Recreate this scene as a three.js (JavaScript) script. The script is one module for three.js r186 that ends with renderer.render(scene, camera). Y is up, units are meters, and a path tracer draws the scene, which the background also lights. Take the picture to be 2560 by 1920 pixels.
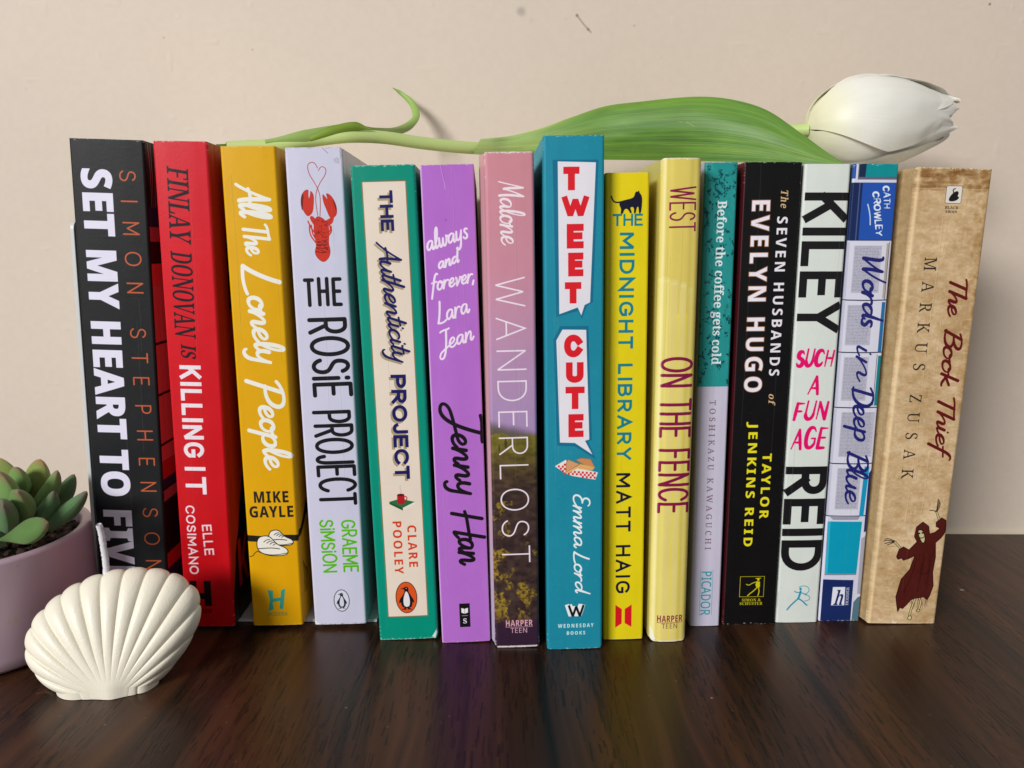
import * as THREE from 'three';
import { mergeGeometries } from 'three/addons/utils/BufferGeometryUtils.js';
import { RectAreaLightUniformsLib } from 'three/addons/lights/RectAreaLightUniformsLib.js';

// ------------------------------------------------------------------ camera, light, exposure
const scene = new THREE.Scene();
const camera = new THREE.PerspectiveCamera(53.06, 4 / 3, 0.01, 20);
camera.position.set(0, 0.1657, 0);
camera.rotation.set(-0.17732, 0, 0.00376, 'YXZ');
scene.background = new THREE.Color().setRGB(0.25, 0.247, 0.245);            // the pale room round the table
RectAreaLightUniformsLib.init();
const windowLight = new THREE.RectAreaLight(new THREE.Color().setRGB(1, 0.985, 0.96), 40, 1.9, 1.3);
windowLight.name = 'window_light';
windowLight.position.set(-3.25, 2.3, 4.1);
windowLight.lookAt(0, 0.12, -0.35);
scene.add(windowLight);
const renderer = new THREE.WebGLRenderer({ antialias: true });
renderer.toneMapping = THREE.LinearToneMapping;
renderer.toneMappingExposure = 1.05;
renderer.shadowMap.enabled = true;

// ------------------------------------------------------------------ helpers
function rng(seed) { let s = seed >>> 0; return () => { s = (s + 0x6d2b79f5) | 0; let t = Math.imul(s ^ (s >>> 15), 1 | s); t = (t + Math.imul(t ^ (t >>> 7), 61 | t)) ^ t; return ((t ^ (t >>> 14)) >>> 0) / 4294967296; }; }
const hash2 = (i, j, k) => { let h = (Math.imul(i, 374761393) + Math.imul(j, 668265263) + Math.imul(k, 2147483647)) | 0; h = Math.imul(h ^ (h >>> 13), 1274126177); return ((h ^ (h >>> 16)) >>> 0) / 4294967296; };
function vnoise(x, y, k = 1) {
  const i = Math.floor(x), j = Math.floor(y), fx = x - i, fy = y - j, u = fx * fx * (3 - 2 * fx), w = fy * fy * (3 - 2 * fy);
  return (hash2(i, j, k) * (1 - u) + hash2(i + 1, j, k) * u) * (1 - w) + (hash2(i, j + 1, k) * (1 - u) + hash2(i + 1, j + 1, k) * u) * w;
}
const fbm = (x, y, k = 1, o = 4) => { let s = 0, a = 0.5, f = 1; for (let i = 0; i < o; i++) { s += a * vnoise(x * f, y * f, k + i); a *= 0.5; f *= 2.03; } return s / (1 - Math.pow(0.5, o)); };
const smooth = (a, b, x) => { const t = Math.min(1, Math.max(0, (x - a) / (b - a))); return t * t * (3 - 2 * t); };
const V = (x, y, z) => new THREE.Vector3(x, y, z);
const names = new Map();
const numbered = (n) => { const k = names.get(n) ?? 0; names.set(n, k + 1); return k ? n + '_' + String(k).padStart(3, '0') : n; };
function obj(name, geometry, material, parent = scene) {
  const m = new THREE.Mesh(geometry, material);
  m.name = numbered(name); m.castShadow = m.receiveShadow = true; parent.add(m);
  return m;
}
function thing(name, label, category, group) {
  const o = new THREE.Group(); o.name = numbered(name); o.userData = { label, category };
  if (group) o.userData.group = group;
  scene.add(o);
  return o;
}
const struct = (name, g, m, parent) => { const o = obj(name, g, m, parent); if (!parent) o.userData.kind = 'structure'; return o; };
const lin = (css) => new THREE.Color(css);
function canvas(w, h) { const c = document.createElement('canvas'); c.width = w; c.height = h; return c; }
function tex(c, srgb = true) {
  const t = new THREE.CanvasTexture(c);
  if (srgb) t.colorSpace = THREE.SRGBColorSpace;
  t.wrapS = t.wrapT = THREE.RepeatWrapping; t.anisotropy = 8;
  return t;
}
function perPixel(c, f) {                                            // f(x, y, rgb) edits each pixel
  const g = c.getContext('2d'), im = g.getImageData(0, 0, c.width, c.height), d = im.data;
  for (let y = 0, i = 0; y < c.height; y++) for (let x = 0; x < c.width; x++, i += 4) f(x, y, d, i);
  g.putImageData(im, 0, 0);
}

// ------------------------------------------------------------------ wall and table top
const WALL_Z = -0.4325;
{
  const W = 2048, H = 1024, c = canvas(W, H), b = canvas(W, H), m = 1.0 / W;       // 1.0 m x 0.5 m, origin at (-0.5, 0.5) on the wall
  const g = c.getContext('2d'), gb = b.getContext('2d');
  g.fillStyle = '#d7c9ba'; g.fillRect(0, 0, W, H);
  gb.fillStyle = '#808080'; gb.fillRect(0, 0, W, H);
  perPixel(c, (x, y, d, i) => { const n = (fbm(x / 160, y / 160, 3, 4) - 0.5) * 5 + (vnoise(x / 5, y / 5, 9) - 0.5) * 3, q = (fbm(x / 300, y / 240, 21, 3) - 0.5) * 7; d[i] += n + q * 0.6; d[i + 1] += n; d[i + 2] += n - q * 0.6; });
  perPixel(b, (x, y, d, i) => { let n = (fbm(x / 26, y / 26, 5, 4) - 0.5) * 90; const p = vnoise(x / 13, y / 13, 8); if (p > 0.9) n += (p - 0.9) * 800; d[i] = d[i + 1] = d[i + 2] = 128 + n; });
  const at = (x, y) => [(x + 0.5) / m, (0.5 - y) / m];
  const r = rng(4);
  g.filter = 'blur(1.5px)';
  { const [x, y] = at(0.0041, 0.2872); g.fillStyle = 'rgba(150,142,135,.55)'; g.beginPath(); g.ellipse(x, y, 4.6, 4.4, 0.3, 0, 7); g.fill(); g.fillStyle = 'rgba(150,142,135,.3)'; g.beginPath(); g.ellipse(x + 11, y + 9, 1.5, 1.5, 0, 0, 7); g.fill(); }
  g.filter = 'none';
  g.strokeStyle = 'rgba(130,116,98,.6)'; g.lineWidth = 1.5; g.lineCap = 'round';
  { const p = at(0.0335, 0.2853), q = at(0.037, 0.281), s = at(0.0395, 0.2785), e = at(0.041, 0.277); g.beginPath(); g.moveTo(...p); g.lineTo(...q); g.lineTo(...s); g.lineTo(...e); g.stroke(); g.fillStyle = 'rgba(120,106,90,.7)'; g.beginPath(); g.arc(...p, 1.6, 0, 7); g.arc(...s, 1.5, 0, 7); g.fill(); }
  { const [x, y] = at(0.2499, 0.2916); g.fillStyle = 'rgba(110,100,88,.8)'; g.beginPath(); g.arc(x, y, 1.3, 0, 7); g.fill(); }
  for (let k = 0; k < 40; k++) { g.fillStyle = `rgba(120,108,90,${0.1 + r() * 0.25})`; g.beginPath(); g.arc(r() * W, r() * H, 0.5 + r() * 1.1, 0, 7); g.fill(); }
  const map = tex(c), bump = tex(b, false);
  const mat = new THREE.MeshStandardMaterial({ map, bumpMap: bump, bumpScale: 0.00032, roughness: 0.62 });
  const geo = new THREE.BoxGeometry(2.4, 1.6, 0.1), p = geo.attributes.position, uv = geo.attributes.uv;
  geo.translate(0, 0.4, WALL_Z - 0.05);
  for (let i = 0; i < p.count; i++) uv.setXY(i, p.getX(i) + 0.5, p.getY(i) / 0.5);
  struct('wall', geo, mat);
  const bead = new THREE.Shape(); bead.moveTo(0, 0); bead.lineTo(0.0032, 0); bead.quadraticCurveTo(0.0009, 0.0009, 0, 0.0034);
  const bg = new THREE.ExtrudeGeometry(bead, { depth: 2.0, bevelEnabled: false, steps: 1 });
  bg.rotateY(-Math.PI / 2); bg.translate(1.0, 0.0001, WALL_Z - 0.0002);
  struct('sealant_strip', bg, new THREE.MeshStandardMaterial({ color: lin('#cfc2ae'), roughness: 0.5 }));
}
{
  const W = 2048, H = 1024, c = canvas(W, H), b = canvas(W, H), S = W / 0.72;      // 0.72 m x 0.36 m of walnut laminate, grain along z
  const g = c.getContext('2d'), gb = b.getContext('2d');
  g.fillStyle = '#3d2a22'; g.fillRect(0, 0, W, H); gb.fillStyle = '#a0a0a0'; gb.fillRect(0, 0, W, H);
  perPixel(c, (x, y, d, i) => {
    const wx = x + (fbm(x / 200, y / 420, 41, 3) - 0.5) * 60;
    const bands = fbm(wx / 70, y / 1500, 11, 4) - 0.5, fine = fbm(wx / 7, y / 260, 17, 3) - 0.5, streak = smooth(0.62, 0.8, vnoise(wx / 22, y / 700, 23));
    const k = 1 + bands * 0.45 + fine * 0.5 - streak * 0.25;
    d[i] = 64 * k + bands * 12; d[i + 1] = 39 * k + bands * 4; d[i + 2] = 24 * k;
  });
  const r = rng(77);
  for (let k = 0; k < 15000; k++) {                                   // open pores of the grain
    const x = r() * W, y = r() * H, l = 5 + r() * 26, lean = (r() - 0.5) * 2;
    if (vnoise(x / 40, y / 200, 61) < 0.38) continue;
    g.strokeStyle = `rgba(14,7,4,${0.3 + r() * 0.45})`; g.lineWidth = 0.8 + r() * 1.0; g.beginPath(); g.moveTo(x, y); g.lineTo(x + lean, y + l); g.stroke();
    gb.strokeStyle = `rgba(40,40,40,.6)`; gb.lineWidth = 1.1; gb.beginPath(); gb.moveTo(x, y); gb.lineTo(x + lean, y + l); gb.stroke();
  }
  const at = (x, z) => [(x + 0.36) * S, (z + 0.5) * S];
  for (let k = 0; k < 800; k++) { g.fillStyle = `rgba(190,180,170,${0.1 + r() * 0.35})`; g.beginPath(); g.arc(r() * W, r() * H, 0.45 + r() * 0.7, 0, 7); g.fill(); }
  const spot = (x, z, a, bb, t, al) => { const [X, Y] = at(x, z); g.fillStyle = `rgba(205,195,186,${al})`; g.beginPath(); g.ellipse(X, Y, a, bb, t, 0, 7); g.fill(); };
  spot(0.2218, -0.3549, 3.2, 2, 0.1, 0.85); spot(0.075, -0.262, 1.5, 1.2, 0, 0.7); spot(0.204, -0.3505, 1, 0.9, 0, 0.5); spot(-0.06, -0.255, 1.2, 1, 0, 0.6);
  for (let k = 0; k < 70; k++) { const x = -0.1727 + (r() - 0.5) * 0.012, z = -0.2665 + (r() - 0.5) * 0.007; const [X, Y] = at(x, z); g.strokeStyle = `rgba(190,184,180,${0.12 + r() * 0.3})`; g.lineWidth = 0.7; g.beginPath(); g.moveTo(X, Y); g.lineTo(X + (r() - 0.5) * 16, Y + (r() - 0.5) * 8); g.stroke(); }
  const map = tex(c), bump = tex(b, false);
  const mat = new THREE.MeshPhysicalMaterial({ map, bumpMap: bump, bumpScale: 0.00016, roughness: 0.34, specularIntensity: 0.6, clearcoat: 0.0 });
  const geo = new THREE.BoxGeometry(2.0, 0.032, 0.62), p = geo.attributes.position, uv = geo.attributes.uv;
  geo.translate(0, -0.016, WALL_Z + 0.31);
  for (let i = 0; i < p.count; i++) uv.setXY(i, (p.getX(i) + 0.36) / 0.72, 1 - (p.getZ(i) + 0.5) / 0.36);
  struct('table_top', geo, mat);
}

// ------------------------------------------------------------------ lettering: two single-stroke alphabets drawn with pens, and the plain fonts
const CAPS = {
  A: [66, 'M0 0L33 100L66 0M12 34L54 34'], B: [56, 'M0 0L0 100L26 100C60 100 60 54 26 54L0 54M26 54C66 54 66 0 26 0L0 0'], C: [64, 'M64 78C46 112 0 106 0 50C0 -6 46 -12 64 22'],
  D: [62, 'M0 0L0 100L22 100C76 100 76 0 22 0L0 0'], E: [48, 'M48 100L0 100L0 0L48 0M0 52L42 52'], F: [46, 'M46 100L0 100L0 0M0 52L38 52'], G: [66, 'M62 80C44 110 0 106 0 50C0 -8 46 -10 66 22L66 46L40 46'],
  H: [58, 'M0 0L0 100M58 0L58 100M0 52L58 52'], I: [2, 'M1 0L1 100'], J: [36, 'M36 100L36 28C36 -8 4 -8 0 20'], K: [54, 'M0 0L0 100M52 100L2 42M20 62L54 0'], L: [44, 'M0 100L0 0L44 0'],
  M: [74, 'M0 0L0 100L37 26L74 100L74 0'], N: [60, 'M0 0L0 100L60 0L60 100'], O: [70, 'M35 100C-12 100 -12 0 35 0C82 0 82 100 35 100Z'], P: [52, 'M0 0L0 100L26 100C61 100 61 44 26 44L0 44'],
  R: [54, 'M0 0L0 100L26 100C61 100 61 46 26 46L0 46M24 46L54 0'], S: [52, 'M49 82C40 104 4 106 3 74C2 46 52 56 52 26C50 -6 10 -6 0 20'], T: [54, 'M0 100L54 100M27 100L27 0'],
  U: [58, 'M0 100L0 34C0 -12 58 -12 58 34L58 100'], V: [62, 'M0 100L31 0L62 100'], W: [88, 'M0 100L22 0L44 96L66 0L88 100'], Y: [58, 'M0 100L29 48L58 100M29 48L29 0'], Z: [54, 'M0 100L54 100L0 0L54 0'],
  i: [2, 'M1 0L1 70M1 93L1 98'], ' ': [30, ''],
};
const SCRIPT = {
  a: [50, 'M40 42C28 56 2 44 4 18C6 -6 30 2 40 40C36 12 38 0 46 2C50 3 52 8 54 14'], b: [44, 'M14 100L4 12C12 -6 40 0 40 26C40 54 14 50 8 24'], c: [40, 'M36 42C24 56 4 44 4 20C4 -4 28 -4 42 14'],
  d: [50, 'M40 40C28 56 2 44 4 18C6 -6 30 2 40 40L50 104L42 14C42 0 50 0 54 14'], e: [42, 'M6 20C26 20 40 34 32 46C24 56 4 42 5 18C6 -4 30 -4 44 16'], f: [34, 'M40 92C28 108 18 84 14 44L2 -44M0 46L34 50'],
  g: [48, 'M42 42C28 56 4 46 4 24C4 2 32 8 42 44L36 -20C32 -52 2 -48 0 -30'], h: [48, 'M12 102L0 0C8 30 28 56 34 44C40 32 28 4 36 1C42 -1 46 8 50 14'], i: [22, 'M8 48L4 12C4 0 14 0 22 14M12 68L13 72'],
  l: [24, 'M4 16C22 44 30 104 20 104C8 102 2 20 10 3C14 -3 22 6 26 14'], k: [40, 'M12 100L4 0M34 48L8 24C22 22 28 0 42 4'], m: [70, 'M6 48L0 0C8 34 24 58 28 44L24 0C32 34 50 58 54 44C58 30 48 4 56 1C62 -1 66 8 70 14'],
  n: [48, 'M6 48L0 0C8 32 28 58 33 44C38 30 26 4 36 1C42 -1 46 8 50 14'], o: [44, 'M24 48C0 50 -4 0 18 0C42 0 46 46 24 48C26 36 38 36 48 42'], p: [46, 'M10 50L-4 -46M6 26C16 56 44 54 40 26C36 0 14 -4 4 10'],
  r: [34, 'M6 48L0 0C6 30 16 54 34 44'], s: [32, 'M28 44C16 56 4 44 12 32C20 22 28 18 24 6C18 -6 4 0 0 10'], t: [28, 'M18 88L8 14C7 0 18 -2 28 14M0 56L32 60'], u: [48, 'M6 48C0 20 2 0 13 0C25 0 34 24 38 48C34 16 34 0 42 1C48 2 50 8 52 14'],
  v: [40, 'M4 46C10 50 12 30 14 0C26 20 36 36 34 46C38 40 42 42 46 44'], w: [58, 'M4 46C4 20 6 0 14 0C22 0 28 24 30 40C28 16 30 0 38 0C48 0 56 24 52 48C54 40 60 42 64 44'], y: [46, 'M6 48C0 20 4 4 15 4C27 4 34 30 38 48L30 -16C26 -50 2 -50 0 -34'],
  A: [66, 'M0 -6C20 20 40 70 50 104C52 60 54 20 62 0M14 34C30 40 48 40 64 36'], T: [58, 'M0 92C20 106 46 96 64 102M36 98L24 0'], L: [54, 'M26 104C22 60 12 20 4 2C20 -4 40 -4 56 6'], P: [58, 'M26 98L10 -8M4 84C20 108 60 110 58 78C56 48 32 44 16 48'],
  J: [52, 'M10 98C30 108 50 98 64 104M46 100C42 40 36 -34 14 -42C-6 -46 -8 -18 12 -6C30 4 44 8 56 14'], H: [66, 'M16 102L6 -2M62 104L52 0C54 -4 60 4 66 12M0 44C20 52 44 48 68 54'], M: [72, 'M0 0C10 40 18 90 22 102C26 60 28 30 32 20C42 60 54 90 62 102C58 60 58 20 64 0'],
  E: [52, 'M46 92C36 112 8 104 12 78C14 58 30 56 36 56C10 56 0 34 4 16C10 -8 36 -2 52 18'], W: [84, 'M0 96C16 104 12 40 14 0C30 30 44 70 48 96C46 60 46 24 50 0C66 30 78 80 82 112'], D: [62, 'M24 98L10 2M0 88C30 112 66 96 64 56C62 14 34 -8 2 6'],
  B: [54, 'M22 98L8 0M6 88C26 110 58 104 54 78C50 58 32 52 20 52C40 56 60 44 54 22C46 -6 20 -4 4 6'], ',': [10, 'M6 6L0 -16'], ' ': [26, ''],
};
function flatten(path) {                                             // 'M..L..C..Z' to polylines in glyph units
  const out = []; let cur = null, x = 0, y = 0;
  for (const [, k, a] of path.matchAll(/([MLCZ])([^MLCZ]*)/g)) {
    const n = a.trim().split(/[\s,]+/).map(Number);
    if (k === 'M') { cur = [[x = n[0], y = n[1]]]; out.push(cur); }
    if (k === 'L') cur.push([x = n[0], y = n[1]]);
    if (k === 'Z') { cur.push([...cur[0]]); cur.closed = true; }
    if (k === 'C') { for (let i = 1; i <= 14; i++) { const t = i / 14, s = 1 - t; cur.push([s * s * s * x + 3 * s * s * t * n[0] + 3 * s * t * t * n[2] + t * t * t * n[4], s * s * s * y + 3 * s * s * t * n[1] + 3 * s * t * t * n[3] + t * t * t * n[5]]); } x = n[4]; y = n[5]; }
  }
  return out;
}
// text from (x0, y0) to (x1, y1) along its baseline, capital height cap, all in millimetres on the printed face
function T(g, text, x0, y0, x1, y1, cap, o) {
  const len = Math.hypot(x1 - x0, y1 - y0), ex = [(x1 - x0) / len, (y1 - y0) / len], ey = [ex[1], -ex[0]], skew = o.skew ?? 0;
  g.save();
  if (o.dx) g.translate(o.dx, o.dy);
  g.fillStyle = g.strokeStyle = o.c;
  if (o.f === 'caps' || o.f === 'script') {
    const F = o.f === 'caps' ? CAPS : SCRIPT, track = o.track ?? (o.f === 'caps' ? 24 : 2);
    let total = -track; for (const ch of text) total += F[ch][0] + track;
    const lw = o.lw ?? 0.8, sx = (len - (o.f === 'caps' ? lw : 0)) / total, sy = (cap - (o.f === 'caps' ? lw : 0)) / 100, off = o.f === 'caps' ? lw / 2 : 0;
    let pen = 0, k = 0;
    for (const ch of text) {
      const rr = rng(k++ * 31 + 7), jig = o.jig ?? 0, jy = (rr() - 0.5) * jig, js = 1 + (rr() - 0.5) * jig * 0.02;
      for (const line of flatten(F[ch][1])) {
        const q = line.map(([a, b]) => { const u = (pen + a + skew * b) * sx + off, w = (b * js + jy) * sy + off; return [x0 + ex[0] * u + ey[0] * w, y0 + ex[1] * u + ey[1] * w]; });
        if (!o.pen) {
          g.lineWidth = lw; g.lineCap = o.cap ?? 'round'; g.lineJoin = o.cap === 'butt' || o.cap === 'square' ? 'miter' : 'round'; g.miterLimit = 3;
          g.beginPath(); q.forEach((p, i) => (i ? g.lineTo(...p) : g.moveTo(...p))); if (line.closed) g.closePath(); g.stroke();
        } else {                                                     // broad pen: heavy down strokes, light up strokes, tapered ends
          g.lineCap = 'round'; const n = q.length, fine = [];
          for (let i = 0; i < n - 1; i++) for (let j = 0; j < 4; j++) fine.push([q[i][0] + (q[i + 1][0] - q[i][0]) * j / 4, q[i][1] + (q[i + 1][1] - q[i][1]) * j / 4]);
          fine.push(q[n - 1]);
          const N = fine.length; let last = null;
          for (let i = 0; i < N - 1; i++) {
            const dx = fine[i + 1][0] - fine[i][0], dy = fine[i + 1][1] - fine[i][1], L = Math.hypot(dx, dy) || 1, along = (dx * ex[0] + dy * ex[1]) / L, rise = (dx * ey[0] + dy * ey[1]) / L;
            const down = Math.max(0, -rise), thick = o.pen + (1 - o.pen) * Math.min(1, down * 1.0 + Math.abs(along) * 0.35), e = Math.min(i, N - 2 - i) / N, tap = o.taper ? 0.45 + 0.55 * smooth(0, 0.14, e) : 1;
            const wv = lw * thick * tap; last = last === null ? wv : last * 0.72 + wv * 0.28;
            g.lineWidth = last; g.beginPath(); g.moveTo(...fine[i]); g.lineTo(...fine[i + 1]); g.stroke();
          }
        }
      }
      pen += F[ch][0] + track;
    }
  } else {
    const probe = canvas(8, 8).getContext('2d'); probe.font = o.f; const track = o.track ?? 0;
    const adv = [...text].map((ch) => probe.measureText(ch).width), total = adv.reduce((a, b) => a + b + track, -track), capH = o.capH ?? 71.4, sx = len / total, sy = cap / capH;
    g.transform(ex[0] * sx, ex[1] * sx, -ey[0] * sy - skew * ex[0] * sx, -ey[1] * sy - skew * ex[1] * sx, x0, y0);
    g.font = o.f; let pen = 0;
    [...text].forEach((ch, i) => {
      if (o.edge) { g.strokeStyle = o.edge; g.lineWidth = o.edgeW ?? 6; g.lineJoin = 'miter'; g.strokeText(ch, pen, 0); }
      g.fillText(ch, pen, 0);
      if (o.fat) { g.strokeStyle = o.c; g.lineWidth = o.fat; g.lineJoin = 'miter'; g.strokeText(ch, pen, 0); }
      pen += adv[i] + track;
    });
  }
  g.restore();
}
const TV = (g, s, y0, y1, b0, b1, cap, o) => T(g, s, b0, y0, b1, y1, cap, o);                 // down the spine
const TH = (g, s, x0, x1, yt, yb, o) => T(g, s, x0, yb, x1, yb, yb - yt, o);                  // across the spine
const SANS = '100px sans-serif', BOLD = 'bold 100px sans-serif', SERIF = '100px serif', SERIFB = 'bold 100px serif';
function poly(g, pts, fill, o = {}) {                                // closed outline, rounded through the midpoints when soft
  const n = pts.length / 2, P = (i) => [pts[2 * ((i + n) % n)], pts[2 * ((i + n) % n) + 1]];
  g.beginPath();
  if (o.soft) { for (let i = 0; i <= n; i++) { const a = P(i), b = P(i + 1), m = [(a[0] + b[0]) / 2, (a[1] + b[1]) / 2]; if (!i) g.moveTo(...m); else g.quadraticCurveTo(...a, ...m); } }
  else { for (let i = 0; i < n; i++) (i ? g.lineTo(...P(i)) : g.moveTo(...P(i))); g.closePath(); }
  if (fill) { g.fillStyle = fill; g.fill(); }
  if (o.line) { g.strokeStyle = o.line; g.lineWidth = o.lw ?? 0.2; g.lineJoin = 'round'; g.stroke(); }
}
function wire(g, pts, c, lw) {                                       // open smooth stroke
  g.beginPath(); g.moveTo(pts[0], pts[1]);
  for (let i = 2; i < pts.length - 2; i += 2) g.quadraticCurveTo(pts[i], pts[i + 1], (pts[i] + pts[i + 2]) / 2, (pts[i + 1] + pts[i + 3]) / 2);
  g.lineTo(pts[pts.length - 2], pts[pts.length - 1]);
  g.strokeStyle = c; g.lineWidth = lw; g.lineCap = g.lineJoin = 'round'; g.stroke();
}
const box = (g, x, y, w, h, c) => { g.fillStyle = c; g.fillRect(x, y, w, h); };
function oval(g, x, y, rx, ry, c, line, lw) { g.beginPath(); g.ellipse(x, y, rx, ry, 0, 0, 7); if (c) { g.fillStyle = c; g.fill(); } if (line) { g.strokeStyle = line; g.lineWidth = lw; g.stroke(); } }
function bird(g, cx, cy, s, ink, white) {                            // the standing black and white bird of the publisher's oval
  const q = (a) => a.map((v, i) => (i % 2 ? cy : cx) + v * s);
  poly(g, q([-0.5, -4.3, 0.6, -4.2, 0.9, -3.2, 0.7, -2.4, 1.6, -1, 2.1, 1, 1.8, 3, 1.2, 3.6, -1.2, 3.6, -1.9, 2.4, -2, 0.6, -1.4, -1, -0.5, -2.3, -0.7, -3]), ink, { soft: true });
  poly(g, q([-0.1, -2.6, 0.5, -2.2, 1.0, -0.6, 1.2, 1.4, 0.9, 3.2, -0.9, 3.2, -1.2, 1.2, -0.9, -0.6, -0.4, -2]), white, { soft: true });
  poly(g, q([-0.5, -3.9, -2.0, -3.5, -0.6, -3.3]), ink);
  poly(g, q([1.2, -1.2, 2.4, 0.4, 2.7, 2.0, 1.8, 1.2]), ink, { soft: true }); poly(g, q([-1.2, -1.2, -2.4, 0.4, -2.7, 2.0, -1.7, 1.2]), ink, { soft: true });
  poly(g, q([-0.3, 3.4, -1.9, 4.2, -0.2, 4.2]), ink); poly(g, q([0.3, 3.4, 1.9, 4.2, 0.2, 4.2]), ink);
  oval(g, cx + 0.1 * s, cy - 3.6 * s, 0.16 * s, 0.16 * s, white);
}
function worn(g, w, h, r, amount, c = 'rgba(236,232,228,') {         // rubbed paper along head, tail and corners
  for (let k = 0; k < 260 * amount; k++) {
    const e = r(), t = r(); let x, y;
    if (e < 0.35) { x = t * w; y = r() * r() * 0.7; } else if (e < 0.75) { x = t * w; y = h - r() * r() * 0.9; } else { x = r() < 0.5 ? r() * r() * 0.35 : w - r() * r() * 0.35; y = t < 0.5 ? r() * r() * 12 : h - r() * r() * 12; }
    g.fillStyle = c + (0.15 + r() * 0.5) + ')'; g.beginPath(); g.ellipse(x, y, 0.08 + r() * 0.5, 0.06 + r() * 0.2, 0, 0, 7); g.fill();
  }
}

// ------------------------------------------------------------------ a paperback: wrap-round cover in three leaves, page block
function leaf(profile, th, H, cut) {                                 // profile: [x, z, nx, nz, u] from left to right seen from outside
  const NY = 40, n = profile.length, pos = [], uv = [], idx = [];
  const grid = (pt, flip) => {
    const at = pos.length / 3;
    for (let j = 0; j <= NY; j++) for (let i = 0; i < n; i++) { const [x, y, z] = pt(i, j / NY); pos.push(x, y, z); uv.push(profile[i][4], y / H); }
    for (let j = 0; j < NY; j++) for (let i = 0; i < n - 1; i++) { const a = at + j * n + i, b = a + 1, c = a + n, d = c + 1; flip ? idx.push(a, c, b, b, c, d) : idx.push(a, b, c, b, d, c); }
  };
  const Y = (i, t) => { const [lo, hi] = cut ? cut(profile[i][0]) : [0, 0]; return lo + (H - lo - hi) * t; };
  const outer = (i, t) => { const p = profile[i]; return [p[0], Y(i, t), p[1]]; }, inner = (i, t) => { const p = profile[i]; return [p[0] - p[2] * th, Y(i, t), p[1] - p[3] * th]; };
  grid(outer, false); grid(inner, true);
  const strip = (list) => { const at = pos.length / 3; list.forEach(([a, b, u]) => { pos.push(...a, ...b); uv.push(u, a[1] / H, u, a[1] / H); }); for (let i = 0; i < list.length - 1; i++) { const a = at + 2 * i; idx.push(a, a + 2, a + 1, a + 1, a + 2, a + 3); } };
  strip(profile.map((p, i) => [outer(i, 1), inner(i, 1), p[4]])); strip(profile.map((p, i) => [inner(i, 0), outer(i, 0), p[4]]));
  const ends = (i, f) => { const l = []; for (let j = 0; j <= NY; j++) l.push(f ? [outer(i, j / NY), inner(i, j / NY), profile[i][4]] : [inner(i, j / NY), outer(i, j / NY), profile[i][4]]); strip(l); };
  ends(0, false); ends(n - 1, true);
  const g = new THREE.BufferGeometry();
  g.setAttribute('position', new THREE.Float32BufferAttribute(pos, 3)); g.setAttribute('uv', new THREE.Float32BufferAttribute(uv, 2)); g.setIndex(idx); g.computeVertexNormals();
  return g;
}
const pageMaps = (() => {
  const c = canvas(512, 64), g = c.getContext('2d'), r = rng(12); g.fillStyle = '#d8cfba'; g.fillRect(0, 0, 512, 64);
  for (let x = 0; x < 512; x++) { g.fillStyle = `rgba(${r() < 0.5 ? '120,105,80' : '250,244,230'},${r() * 0.4})`; g.fillRect(x, 0, 1, 64); }
  return tex(c);
})();
const pageMat = new THREE.MeshStandardMaterial({ map: pageMaps, roughness: 0.9 });
const sheenBump = (() => {                                            // card is never dead flat
  const c = canvas(128, 1024), g = c.getContext('2d'); g.fillRect(0, 0, 128, 1024);
  perPixel(c, (x, y, d, i) => { const n = fbm(x / 60, y / 110, 95, 3) * 0.8 + vnoise(x / 4, y / 4, 96) * 0.06 + smooth(0.72, 0.78, vnoise(x / 50, y / 16, 97)) * 0.05; d[i] = d[i + 1] = d[i + 2] = 255 * n; d[i + 3] = 255; });
  return tex(c, false);
})();
const MM = 0.001, PX = 9;
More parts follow.
